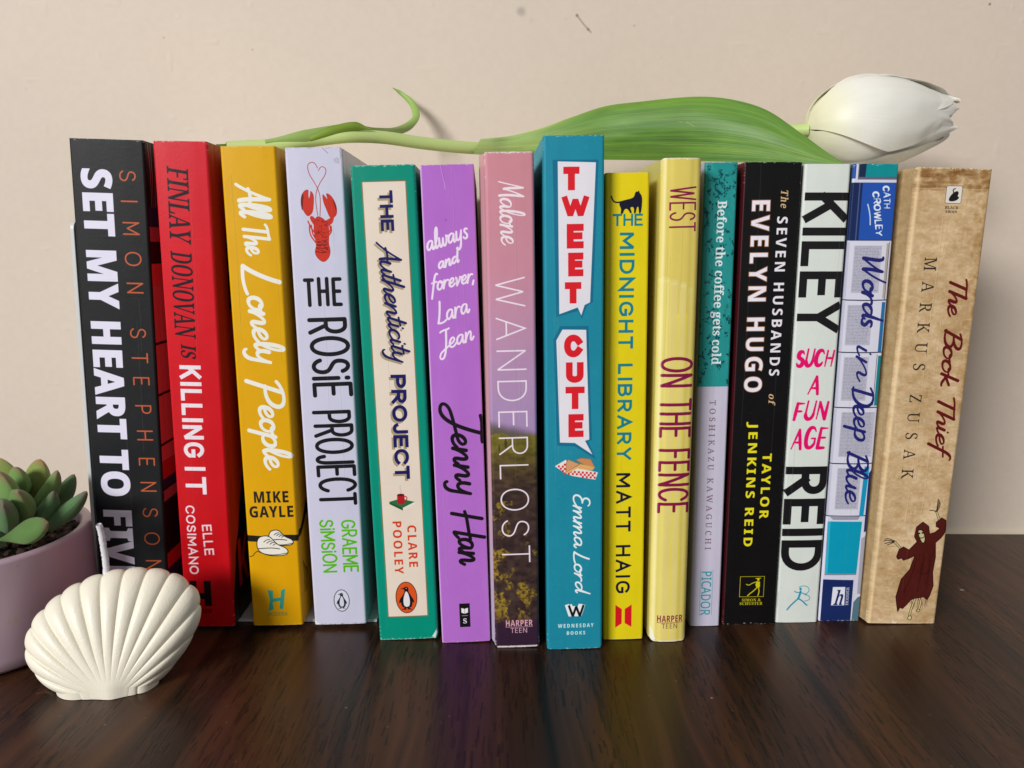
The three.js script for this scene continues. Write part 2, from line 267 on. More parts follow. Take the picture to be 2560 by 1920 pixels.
function paperback(o) {
  const t = thing('paperback_book', o.label, 'book', 'paperbacks standing in the row');
  const w = o.w, H = o.H, d = o.d ?? 0.112, r = o.r ?? 0.0011, th = 0.00042, bulge = o.bulge ?? 0.0002, cr = o.corner ?? [0.0003, 0.0003, 0.0003, 0.0003];
  t.rotation.order = 'YXZ'; t.rotation.set(0, THREE.MathUtils.degToRad(o.yaw), -THREE.MathUtils.degToRad(o.lean));
  t.position.set(o.x, (o.base ?? 0.00015) + Math.abs(0.5 * w * Math.sin(THREE.MathUtils.degToRad(o.lean))), o.z);
  const sp = [], NA = 6, NF = 14;
  const face = (x) => bulge * (1 - (2 * x / w) ** 2);
  for (let i = 0; i <= NA; i++) { const a = (i / NA) * Math.PI / 2; sp.push([-w / 2 + r - r * Math.cos(a), -r + r * Math.sin(a), -Math.cos(a), Math.sin(a)]); }
  for (let i = 1; i < NF; i++) { const x = -w / 2 + r + (w - 2 * r) * i / NF; sp.push([x, face(x) * smooth(0, 0.2, i / NF) * smooth(0, 0.2, 1 - i / NF), 0, 1]); }
  for (let i = NA; i >= 0; i--) { const a = (i / NA) * Math.PI / 2; sp.push([w / 2 - r + r * Math.cos(a), -r + r * Math.sin(a), Math.cos(a), Math.sin(a)]); }
  for (const p of sp) p.push((p[0] + w / 2) / w);
  const cut = (x) => {                                              // rounded-off corners: bottom left, bottom right, top left, top right
    const f = (rad, dx) => (dx < rad && rad > 0 ? rad - Math.sqrt(Math.max(0, rad * rad - (rad - dx) ** 2)) : 0), L = Math.max(0, x + w / 2), R = Math.max(0, w / 2 - x);
    return [Math.max(f(cr[0], L), f(cr[1], R)), Math.max(f(cr[2], L), f(cr[3], R))];
  };
  const side = (s) => {
    const l = [], dist = [0, 0.0015, 0.003, 0.0048, 0.0055, 0.0062, 0.008, 0.014, 0.03, 0.06, 0.09, d - r];
    for (const k of dist) { const dent = 0.00022 * Math.exp(-(((k - 0.0055) / 0.0007) ** 2)) - (s < 0 ? o.flare ?? 0 : 0) * smooth(0, 0.008, k); l.push([s * (w / 2 - dent), -r - k, s, 0, k / (d - r)]); }
    return s < 0 ? l.reverse() : l;
  };
  const c = canvas(Math.round(w / MM * PX), Math.round(H / MM * PX)), g = c.getContext('2d');
  g.scale(PX, PX);
  const wm = w / MM, hm = H / MM, rr = rng(o.seed);
  o.draw(g, wm, hm, rr);
  worn(g, wm, hm, rng(o.seed + 90), 0.28, 'rgba(206,200,196,');
  for (let k = 0, q = rng(o.seed + 40); k < 3; k++) { const x = (0.12 + q() * 0.76) * wm, a = q() * hm * 0.7, b = a + 18 + q() * 60; wire(g, [x, a, x + 0.3, (a + b) / 2, x - 0.2, b], 'rgba(235,230,225,.13)', 0.2); wire(g, [x + 0.22, a + 2, x + 0.5, (a + b) / 2, x, b - 3], 'rgba(10,8,8,.10)', 0.18); }
  perPixel(c, (x, y, D, i) => { const n = (hash2(x, y, o.seed) - 0.5) * 4 + (fbm(x / 60, y / 90, o.seed, 3) - 0.5) * 7; const l = 0.3 * D[i] + 0.55 * D[i + 1] + 0.15 * D[i + 2], k = 1.14; for (let j = 0; j < 3; j++) D[i + j] = (l + (D[i + j] - l) * k) * (o.gain ?? 1.02) + n; });
  const map = tex(c);
  obj('spine', leaf(sp, th, H, cut), new THREE.MeshPhysicalMaterial({ map, roughness: (o.rough ?? 0.42) - 0.04, specularIntensity: 0.5, bumpMap: sheenBump, bumpScale: 0.00018, side: THREE.DoubleSide }), t);
  const cover = (name, s, spec) => {
    let m = { color: lin(typeof spec === 'string' ? spec : '#ffffff'), roughness: o.rough ?? 0.42, specularIntensity: 0.5, side: THREE.DoubleSide };
    if (typeof spec === 'function') { const k = canvas(480, 832), q = k.getContext('2d'); q.scale(480 / (d / MM), 832 / hm); spec(q, d / MM, hm, rng(o.seed + 5)); m.map = tex(k); }
    obj(name, leaf(side(s), th, H, (x) => [cr[s < 0 ? 0 : 1] * 0.4, cr[s < 0 ? 2 : 3] * 0.4]), new THREE.MeshPhysicalMaterial(m), t);
  };
  cover('back_cover', -1, o.back); cover('front_cover', 1, o.front);
  const pg = new THREE.BoxGeometry(w - 2 * th - 0.0003, H - 0.0016, d - th - 0.0016); pg.translate(0, H / 2, -(d - th - 0.0016) / 2 - th - 0.0006);
  obj('page_block', pg, pageMat, t);
  return t;
}

// 1: black, heavy white title
paperback({ seed: 1, x: -0.1679, z: -0.3204, w: 0.0298, H: 0.2052, lean: 1.36, yaw: 1.35, base: 0.0018, rough: 0.5, back: '#111315',
  label: 'thick black paperback beside the bookend with heavy white and thin orange lettering',
  front: (g, w, h, r) => {
    box(g, 0, 0, w, h, '#1c1a20'); for (let i = 0; i < 9; i++) wire(g, [3 + i * 1.6, 30, 4 + i * 2, 14, 2 + i * 3, 0], '#c8888a', 0.5);
    box(g, 0, 26, w, 8, '#30345c'); box(g, 0, 34, w, 6, '#b8606c'); box(g, 0, 40, w, 8, '#3a1420'); box(g, 0, 49, w, 9, '#e05c5c'); box(g, 0, 58, w, 76, '#d8787c');
    for (const y of [82, 104, 126]) box(g, 0, y, w, 1, '#201418'); box(g, 0, 134, w, 8, '#c23038'); box(g, 0, 142, w, 4, '#30345c'); box(g, 0, 147, w, 5, '#b06a74'); box(g, 0, 152, w, 40, '#1c1418'); box(g, 0, 176, w, 7, '#c82c2a'); box(g, 0, 183, w, 4, '#2c2c58');
  },
  draw: (g, w, h, r) => {
    box(g, 0, 0, w, h, '#16181b');
    const q = { f: BOLD, c: '#e6e4f6', fat: 4.5, track: 1.5 };
    TV(g, 'SET MY HEART TO FIVE', 11.2, 189.5, 4.4, 3.9, 11.6, q);
    const o = '#b8603f', L = 'SIMONSTEPHENSON', Y = [14.1, 24.1, 34.9, 47.2, 59.1, 77.9, 88.4, 98.3, 110.5, 121.9, 133.6, 144.8, 156.5, 168.5, 180.7];
    [...L].forEach((ch, i) => { const hw = { I: 0.35, M: 2.6, O: 2.9, E: 1.8, P: 1.9, S: 2.1 }[ch] ?? 2.2, b = 19.2 + i * 0.11; TV(g, ch, Y[i] - hw, Y[i] + hw, b, b, 6.8, { f: 'caps', c: o, lw: 0.62 }); });
    for (let k = 0; k < 26; k++) oval(g, r() * w, r() * h, 0.12 + r() * 0.12, 0.12, 'rgba(150,150,155,.35)');
  } });
// 2: red
paperback({ seed: 2, x: -0.1314, z: -0.312, w: 0.0212, H: 0.2037, lean: 0.41, yaw: 1.44, base: 0.0018, rough: 0.36, back: '#b81f28',
  label: 'red paperback with black and white spine lettering and an orange and black front cover',
  front: (g, w, h, r) => {
    const gr = g.createLinearGradient(0, 0, w, 0); gr.addColorStop(0, '#b02a26'); gr.addColorStop(0.07, '#b83a20'); gr.addColorStop(0.3, '#c4501c'); box(g, 0, 0, w, h, gr);
    box(g, 16, 36, 60, 7, '#141010'); box(g, 14, 33, 3, 34, '#141010'); box(g, 16, 60, 60, 6, '#141010');
    poly(g, [18, 140, 34, 120, 70, 116, 112, 120, 112, 206, 6, 206, 7, 172], '#120d0e', { soft: true }); poly(g, [-4, 206, 7, 168, 20, 150, 40, 206], '#120d0e'); T(g, 'K', 6, 190, 22, 190, 22, { f: BOLD, c: '#b02818' });
  },
  draw: (g, w, h, r) => {
    const gr = g.createLinearGradient(0, 0, 0, h); gr.addColorStop(0, '#c8303c'); gr.addColorStop(0.25, '#c82430'); gr.addColorStop(1, '#b4121c'); box(g, 0, 0, w, h, gr);
    const s = { f: SERIFB, c: '#231a20', skew: 0.2, track: -2 };
    TV(g, 'FINLAY', 9.2, 38.5, 4.9, 4.3, 8.3, s); TV(g, 'DONOVAN', 42, 76.6, 4.2, 3.8, 8.4, s); TV(g, 'IS', 79.4, 85.4, 6.0, 5.7, 6.0, s);
    const k = { f: 'caps', c: '#f0e6ee', lw: 1.65, cap: 'square', track: 38 };
    TV(g, 'KILLING', 88.4, 127.5, 4.7, 4.1, 8.7, k); TV(g, 'IT', 131.5, 143.6, 4.1, 4.0, 8.7, k);
    const q = { f: 'caps', c: '#ecdce4', lw: 0.68, cap: 'square', track: 30 };
    TV(g, 'COSIMANO', 148.6, 179.5, 3.2, 3.3, 4.0, q); TV(g, 'ELLE', 157.2, 170.9, 9.7, 10.2, 4.1, q);
    box(g, 3.0, 182.6, 2.9, 11.6, '#160f12'); box(g, 9.0, 182.6, 3, 11.6, '#160f12'); box(g, 3.2, 188.2, 8, 2.8, '#160f12');
    TH(g, 'REVIEW', 3.2, 12, 195.6, 197.4, { f: BOLD, c: '#1c1014', track: 10 });
  } });
// 3: yellow with shoes
paperback({ seed: 3, x: -0.1021, z: -0.3132, w: 0.0217, H: 0.202, lean: -0.54, yaw: 1.74, base: 0.0018, rough: 0.46, back: '#d9a31c',
  label: 'golden yellow paperback with white brush lettering and a pair of drawn shoes on its spine',
  front: (g, w, h) => { box(g, 0, 0, w, h, '#dba51c'); box(g, 0, 159, 6, 3.4, '#1c1a14'); poly(g, [5, 159, 16, 150, 30, 149, 30, 155, 14, 157, 5, 162.4], '#1c1a14'); for (let i = 0; i < 7; i++) wire(g, [4 + i, 172 + i * 2, 7 + i, 178, 5 + i, 190], '#2a2414', 0.3); },
  draw: (g, w, h, r) => {
    const gr = g.createLinearGradient(0, 0, 0, h); gr.addColorStop(0, '#d8a812'); gr.addColorStop(1, '#d8a404'); box(g, 0, 0, w, h, gr);
    const s = { f: 'script', c: '#efeee8', lw: 1.7, pen: 0.62, skew: 0.12, track: 1 };
    TV(g, 'All', 14.5, 26.8, 6.0, 6.4, 11.5, { ...s, track: 4 }); TV(g, 'The', 30, 42, 6.9, 7.9, 9.6, { ...s, lw: 1.35 });
    TV(g, 'L', 45.5, 57, 5.6, 6.2, 13.6, { ...s, lw: 1.8 }); TV(g, 'onely', 58.5, 86.5, 7.0, 9.4, 11.0, s);
    TV(g, 'P', 91.5, 103, 5.2, 5.8, 13.2, { ...s, lw: 1.8 }); TV(g, 'eople', 103.5, 130.8, 8.6, 9.8, 11.0, s);
    const b = { f: BOLD, c: '#1e1c1a', fat: 2, track: 5 };
    TH(g, 'MIKE', 3.6, 18.9, 141.1, 145.9, b); TH(g, 'GAYLE', 1.5, 20.6, 147.6, 152.4, b);
    poly(g, [0, 160.4, 6, 160.8, 14, 160.4, 22, 160.6, 22, 163.4, 16, 163, 8, 163.6, 0, 163.2], '#1e1b16');
    for (const [ox, oy, k] of [[6.2, -2.4, 0.78], [0, 0, 1]]) {
      const p = (a) => a.map((v, i) => (i % 2 ? 160 + oy + (v - 160) * k : ox + v * k));
      poly(g, p([4.0, 163.2, 5.4, 161, 9.6, 160.6, 12.5, 164.8, 16.2, 166.2, 17.4, 168.2, 16, 169.8, 10, 170, 5.6, 168.6, 4.0, 166.4]), '#f0ece2', { soft: true, line: '#23201c', lw: 0.36 });
      wire(g, p([4.2, 166.6, 7, 166.4, 10.4, 166.2, 13.6, 166.8]), '#23201c', 0.34); wire(g, p([4.2, 167.8, 7, 169.2, 12, 169.6, 17, 168.6]), '#23201c', 0.28);
      for (let i = 0; i < 4; i++) wire(g, p([7 + i * 1.3, 163.6 + i * 0.5, 8 + i * 1.2, 162.6 + i * 0.6, 9.6 + i, 162.4 + i * 0.7]), '#23201c', 0.3);
    }
    wire(g, [4.2, 167.6, 2.6, 168.6, 2.4, 169.6, 0.6, 170.2], '#23201c', 0.3);
    const tl = '#3f9c8c'; poly(g, [7.2, 185.4, 9.6, 186, 9.4, 189.6, 12.8, 189, 13, 185.8, 14.9, 185, 14.2, 190, 13.6, 194.4, 11.9, 194.4, 12.4, 190.6, 9.2, 191.2, 9.4, 194.6, 7.1, 195.2, 8, 190], tl);
    TH(g, 'HODDER', 6.6, 15.3, 195.9, 197.5, { f: SANS, c: '#7a8a5a', fat: 3 });
  } });
// 4: white with a lobster
paperback({ seed: 4, x: -0.0749, z: -0.3141, w: 0.0227, H: 0.2017, lean: -1.02, yaw: 1.59, base: 0.0018, rough: 0.4, back: '#c9c8da', front: '#cfcfde', corner: [0.0006, 0.0004, 0.0004, 0.0013],
  label: 'white paperback with a red lobster, tall black title and green lettering on its spine',
  draw: (g, w, h, r) => {
    box(g, 0, 0, w, h, '#cfcee2');
    wire(g, [12.5, 7.9, 12.1, 6.4, 10.6, 5.5, 9.0, 6.2, 8.6, 7.8, 9.3, 10.6, 10.8, 13, 12.1, 15.5, 12.9, 18, 13, 21, 12.5, 26.4], '#a8524e', 0.3); wire(g, [12.9, 8.9, 13.6, 7.6, 14.8, 7.3, 16, 8.4, 15.5, 10.6, 13.6, 13, 12.2, 15.4, 11.3, 18, 11.1, 21, 11.6, 26.2], '#a8524e', 0.3);
    const red = '#c0392b', dk = '#8c241c';
    for (const p of [[7.6, 28.4, 8.6, 31, 10.2, 33.2], [8.1, 30.4, 7.8, 33.4, 10.2, 36.8], [8.8, 30, 9, 33, 10, 35], [16.6, 30.4, 17, 32.4, 15.4, 34.2], [16, 30, 16.6, 31.6, 15.6, 33]]) wire(g, p, red, 0.5);
    poly(g, [8.0, 27, 9.4, 26, 11.4, 28.6, 10.6, 31.2], red, { soft: true }); poly(g, [16.2, 27.4, 18.2, 26.4, 17.4, 29.6, 14.6, 30.6, 14, 28.6], red, { soft: true });
    poly(g, [7.3, 26.6, 5.2, 22.6, 5.4, 18.6, 7, 16.4, 8.6, 16.1, 8.2, 18.2, 8.5, 20.2, 9.2, 18, 9.3, 16.4, 10.5, 18.2, 10.3, 21.2, 9.8, 24.6, 8.8, 26], red, { soft: true, line: dk, lw: 0.15 });
    poly(g, [17.2, 27.6, 19.3, 26, 19.2, 22.4, 17.6, 18.8, 15.4, 17.4, 15.6, 19, 16.2, 20.6, 14.6, 18.6, 13.9, 17.8, 14.1, 21, 15.4, 24.4, 16.2, 26.8], red, { soft: true, line: dk, lw: 0.15 });
    poly(g, [5.6, 25, 5, 21, 5.8, 18, 6.6, 17.6, 6, 22], 'rgba(70,16,14,.7)', { soft: true }); poly(g, [19, 25, 19.2, 22, 17.6, 19.4, 18.4, 22.4], 'rgba(70,16,14,.6)', { soft: true });
    poly(g, [11.2, 26.4, 9.8, 29, 9.8, 34, 10.6, 38, 9.5, 40.4, 10.4, 43, 12.9, 44.9, 15.2, 43, 16, 40, 15.2, 37.4, 15.8, 33, 15.6, 29.4, 13.2, 27], red, { soft: true, line: dk, lw: 0.15 });
    for (let k = 0; k < 110; k++) { const y = 28 + r() * 13, x = 12.6 + (r() - 0.5) * 4.6; oval(g, x, y, 0.1 + r() * 0.32, 0.08 + r() * 0.2, 'rgba(60,12,12,.55)'); }
    for (const y of [37.4, 38.8, 40.4]) wire(g, [10.2, y, 12.6, y + 0.6, 15.2, y], 'rgba(90,20,18,.7)', 0.25);
    const b = '#17161a';
    TH(g, 'THE', 4.1, 19.7, 50.7, 62.5, { f: 'caps', c: b, lw: 1.5, track: 46, jig: 2 });
    TV(g, 'ROSiE', 67.1, 100.2, 5.0, 5.5, 16.3, { f: 'caps', c: b, lw: 1.7, track: 26, jig: 2 });
    TV(g, 'PROJECT', 105.8, 147.4, 4.6, 5.2, 16.4, { f: 'caps', c: b, lw: 1.55, track: 22, jig: 2 });
    const gr = { f: 'caps', c: '#5fb31e', lw: 0.85, track: 24, jig: 4 };
    TV(g, 'GRAEME', 153.7, 177.6, 14, 13.8, 6.5, gr); TV(g, 'SiMSiON', 153.5, 177.6, 4.7, 5.1, 6.4, gr);
    oval(g, 12.4, 190.6, 3.3, 5.0, '#d6d6e8', '#16181c', 0.28); bird(g, 12.4, 190.7, 0.86, '#16181c', '#d6d6e8');
    worn(g, w, h, r, 0.35, 'rgba(120,118,122,'); poly(g, [19.0, 4.8, 20.4, 4.0, 21.2, 4.6, 21, 6.2, 19.8, 5.9], 'rgba(182,180,190,.6)', { line: 'rgba(120,118,126,.5)', lw: 0.15 });
    wire(g, [21.9, 0.2, 21.5, 1.6, 22, 3, 21.7, 4.2], 'rgba(120,118,124,.6)', 0.25); wire(g, [15, 0.4, 16.2, 1.6, 17, 2.4], 'rgba(130,128,134,.8)', 0.25); poly(g, [0.2, 199.8, 1.4, 200.6, 2.6, 201.6, 0.3, 201.6], 'rgba(240,238,236,.9)');
  } });
// 5: green with a cream panel
paperback({ seed: 5, x: -0.0436, z: -0.304, w: 0.0247, H: 0.1956, lean: -1.83, yaw: 1.62, d: 0.122, rough: 0.4, back: '#04826f', front: '#04826f', corner: [0.0006, 0.0012, 0.0008, 0.0004],
  label: 'green paperback with a long cream spine label, navy title and orange oval emblem',
  draw: (g, w, h, r) => {
    box(g, 0, 0, w, h, '#0a8a76'); box(g, 4.0, 5.8, 17.1, 179.6, '#5b4a34'); box(g, 4.35, 6.2, 16.4, 178.8, '#e7dacc');
    g.strokeStyle = 'rgba(200,170,110,.8)'; g.lineWidth = 0.15; g.strokeRect(4.15, 6, 16.8, 179.2);
    const nv = '#1a1c56', gd = '#ab9c80';
    for (const [c, dx, dy] of [[gd, -0.75, 0.85], [nv, 0, 0]]) {
      TV(g, 'THE', 9.5, 24.8, 10.5, 10.5, 5.1, { f: 'caps', c, lw: 1.15, cap: 'square', track: 26, dx, dy });
      TV(g, 'Authenticity', 29.2, 76.2, 8.9, 12.2, 7.9, { f: 'script', c, lw: 1.0, pen: 0.6, skew: 0.22, track: 0, dx: dx * 0.9, dy: dy * 0.8 });
      TV(g, 'PROJECT', 81.2, 124.6, 10.9, 10.4, 6.1, { f: 'caps', c, lw: 1.35, cap: 'square', track: 26, dx, dy });
    }
    const o = { f: BOLD, c: '#c8462a', track: 9 };
    TV(g, 'CLARE', 144.4, 163.4, 14.2, 14.2, 3.7, o); TV(g, 'POOLEY', 142.3, 165.9, 8.3, 8.1, 3.6, o);
    poly(g, [7.5, 134.2, 12, 133, 17.9, 134.6, 12.9, 137.0], '#2f6a42'); poly(g, [7.5, 134.2, 12.9, 137.0, 12.9, 138.2, 7.5, 135.2], '#255436'); poly(g, [12.9, 137.0, 17.9, 134.6, 18, 135.6, 12.9, 138.2], '#e9e4da');
    box(g, 10.8, 131.4, 3, 3.5, '#a8222a'); oval(g, 12.3, 134.9, 1.5, 0.55, '#a8222a'); oval(g, 12.3, 131.4, 1.5, 0.5, '#5e1418'); oval(g, 14.1, 132.9, 0.7, 0.8, null, '#a8222a', 0.35); wire(g, [12.2, 130.6, 12.9, 129.6, 12, 128.6, 12.5, 127.4], 'rgba(190,185,185,.9)', 0.3);
    oval(g, 12.3, 176.6, 4.4, 6.95, '#d35b2c', '#2a1c18', 0.3); bird(g, 12.3, 176.9, 1.22, '#17161c', '#ece8ea');
    worn(g, w, h, r, 0.7); poly(g, [22.2, 194.8, 23.2, 193.4, 24.2, 191.6, 24.6, 193, 23.6, 195.4], 'rgba(226,236,232,.95)');
  } });
// 6: lilac with handwriting
paperback({ seed: 6, x: -0.019, z: -0.3019, w: 0.0204, H: 0.1957, lean: -1.77, yaw: 2.11, d: 0.122, rough: 0.36, back: '#d9c4dc', front: '#b184c4', r: 0.0008,
  label: 'lilac paperback with white handwriting above a large black handwritten name on its spine',
  draw: (g, w, h, r) => {
    box(g, 0, 0, w, h, '#b274c8');
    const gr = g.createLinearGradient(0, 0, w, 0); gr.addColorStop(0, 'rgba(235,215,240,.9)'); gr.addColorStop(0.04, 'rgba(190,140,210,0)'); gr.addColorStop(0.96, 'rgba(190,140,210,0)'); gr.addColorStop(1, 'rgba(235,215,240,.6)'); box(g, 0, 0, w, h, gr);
    const s = { f: 'script', c: '#efe2f4', lw: 0.78, pen: 0.8, skew: 0.3, track: 4 };
    T(g, 'always', 1.3, 32.3, 17.4, 27.3, 7.2, s); T(g, 'and', 5.4, 39.2, 13.2, 36.7, 5.2, s); T(g, 'forever,', 2.4, 47.6, 19, 44.2, 6.4, s); T(g, 'Lara', 4.2, 60.4, 16.6, 56.2, 7.6, s); T(g, 'Jean', 4.6, 71.4, 18, 66.8, 7.2, s);
    const k = { f: 'script', c: '#1b161c', lw: 1.55, pen: 0.8, skew: 0.1, track: 6 };
    TV(g, 'J', 93.5, 104, 8.4, 8.2, 11.5, k); TV(g, 'enny', 104.6, 131, 7.6, 9.2, 11.0, k); TV(g, 'H', 137.4, 149, 6.6, 7.4, 11.6, k); TV(g, 'an', 149.4, 160.6, 8.4, 9.2, 12, k);
    box(g, 7.9, 178.2, 4.4, 10.6, '#16141a'); poly(g, [8.7, 180.2, 10.05, 180.6, 10.05, 182.8, 8.7, 182.3], '#f0ecf0'); poly(g, [11.5, 180.2, 10.15, 180.6, 10.15, 182.8, 11.5, 182.3], '#f0ecf0'); box(g, 8.8, 183.6, 2.6, 0.16, '#d8d4d8'); TH(g, 'S', 9.2, 11, 184.9, 187.2, { f: SERIFB, c: '#e8e4e8' });
    wire(g, [7.8, 0, 8.2, 3, 9, 6.4, 9.2, 9], 'rgba(225,200,232,.7)', 0.16); wire(g, [8, 0, 8.5, 3, 9.3, 6.4], 'rgba(120,60,140,.4)', 0.2); oval(g, 9, 20.6, 0.2, 0.2, '#4a2a58');
  } });
// 7: pink to dark landscape
paperback({ seed: 7, x: 0.0027, z: -0.298, w: 0.0186, H: 0.2001, lean: -1.19, yaw: 1.81, flare: 0.0021, d: 0.128, r: 0.0013, rough: 0.36, corner: [0.0014, 0.0011, 0.0006, 0.0005], front: '#7a6a6c',
  back: (g, w, h) => { const gr = g.createLinearGradient(0, 0, 0, h); gr.addColorStop(0, '#d4a0a2'); gr.addColorStop(0.55, '#d8aab0'); gr.addColorStop(0.8, '#cdb6c6'); gr.addColorStop(1, '#c4bcd0'); box(g, 0, 0, w, h, gr); },
  label: 'pink paperback fading to a dark wooded hillside photo, with thin white capitals down its spine',
  draw: (g, w, h, r) => {
    const gr = g.createLinearGradient(0, 0, 0, 106); gr.addColorStop(0, '#c98e98'); gr.addColorStop(0.4, '#c890a0'); gr.addColorStop(0.75, '#b592b4'); gr.addColorStop(1, '#a890b8'); box(g, 0, 0, w, h, gr);
    const c = g.canvas, im = g.getImageData(0, 0, c.width, c.height), D = im.data;
    for (let y = Math.floor(98 * PX); y < c.height; y++) for (let x = 0; x < c.width; x++) {
      const X = x / PX, Y = y / PX, i = (y * c.width + x) * 4, hill = 101 + X * 0.3 + (fbm(X / 5, 3, 70, 3) - 0.5) * 2.4, mid = 108.5 + (fbm(X / 4, 9, 71, 3) - 0.5) * 3;
      let col = null;
      if (Y > hill) { const t = smooth(hill, hill + 9, Y); col = [112 - 26 * t, 96 - 12 * t, 118 - 60 * t]; }
      if (Y > mid) { const t = smooth(mid, mid + 22, Y), n = fbm(X / 3, Y / 1.6, 72, 4) - 0.5; col = [112 - 44 * t + n * 60, 104 - 50 * t + n * 52, 48 - 2 * t + n * 30]; }
      if (Y > 128) { const t = smooth(128, 142, Y), n = fbm(X / 2.4, Y / 1.8, 73, 4) - 0.5, k = [62 + n * 46, 48 + n * 40, 46 + n * 30]; col = col.map((v, j) => v * (1 - t) + k[j] * t); }
      if (Y > 136) {
        const tree = fbm(X / 3.4 + 5, Y / 3.6, 74, 3), near = smooth(11, 2, X + (Y > 170 ? -7 : 0) * smooth(0, 1, X - 9)), edge = smooth(0.5, 0.64, tree * (0.72 + 0.5 * near)), leafy = fbm(X / 0.8, Y / 0.8, 75, 3);
        if (edge > 0) { const k = [70 + leafy * 110, 58 + leafy * 92, 34 + leafy * 30]; col = col.map((v, j) => v * (1 - edge) + k[j] * edge * (leafy > 0.42 ? 1 : 0.45) + (leafy > 0.42 ? 0 : v * edge * 0.5)); }
      }
      if (Y > 184) { const t = smooth(184, 192, Y); col = [col[0] * (1 - t) + 52 * t, col[1] * (1 - t) + 34 * t, col[2] * (1 - t) + 52 * t]; }
      if (col) { const t = smooth(hill, hill + 4.5, Y); for (let j = 0; j < 3; j++) D[i + j] = D[i + j] * (1 - t) + col[j] * t; }
    }
    g.putImageData(im, 0, 0);
    for (const [x, y, s] of [[6, 112, 3], [8.4, 111.5, 2.4], [3.4, 114, 2]]) poly(g, [x, y - s, x + s * 0.22, y, x, y + s, x - s * 0.22, y], 'rgba(46,40,34,.6)');
    TV(g, 'Malone', 10.8, 34, 5.2, 5.8, 9.0, { f: 'script', c: '#f2e6ee', lw: 0.85, pen: 0.45, skew: 0.1, track: 2 });
    TV(g, 'WANDERLOST', 46.4, 162.6, 2.9, 3.6, 11.6, { f: 'caps', c: '#efe4f0', lw: 0.6, cap: 'square', track: 38 });
    TH(g, 'HARPER', 4.4, 15.8, 188, 190.7, { f: BOLD, c: '#d8a8b8', track: 3 }); box(g, 4.4, 190.95, 11.4, 0.2, '#d8a8b8'); TH(g, 'TEEN', 6.5, 13.7, 191.5, 193.7, { f: SANS, c: '#cfa6b6' });
    worn(g, w, h, r, 1.6); box(g, 1, h - 0.7, w - 2, 0.6, 'rgba(236,230,228,.8)');
  } });
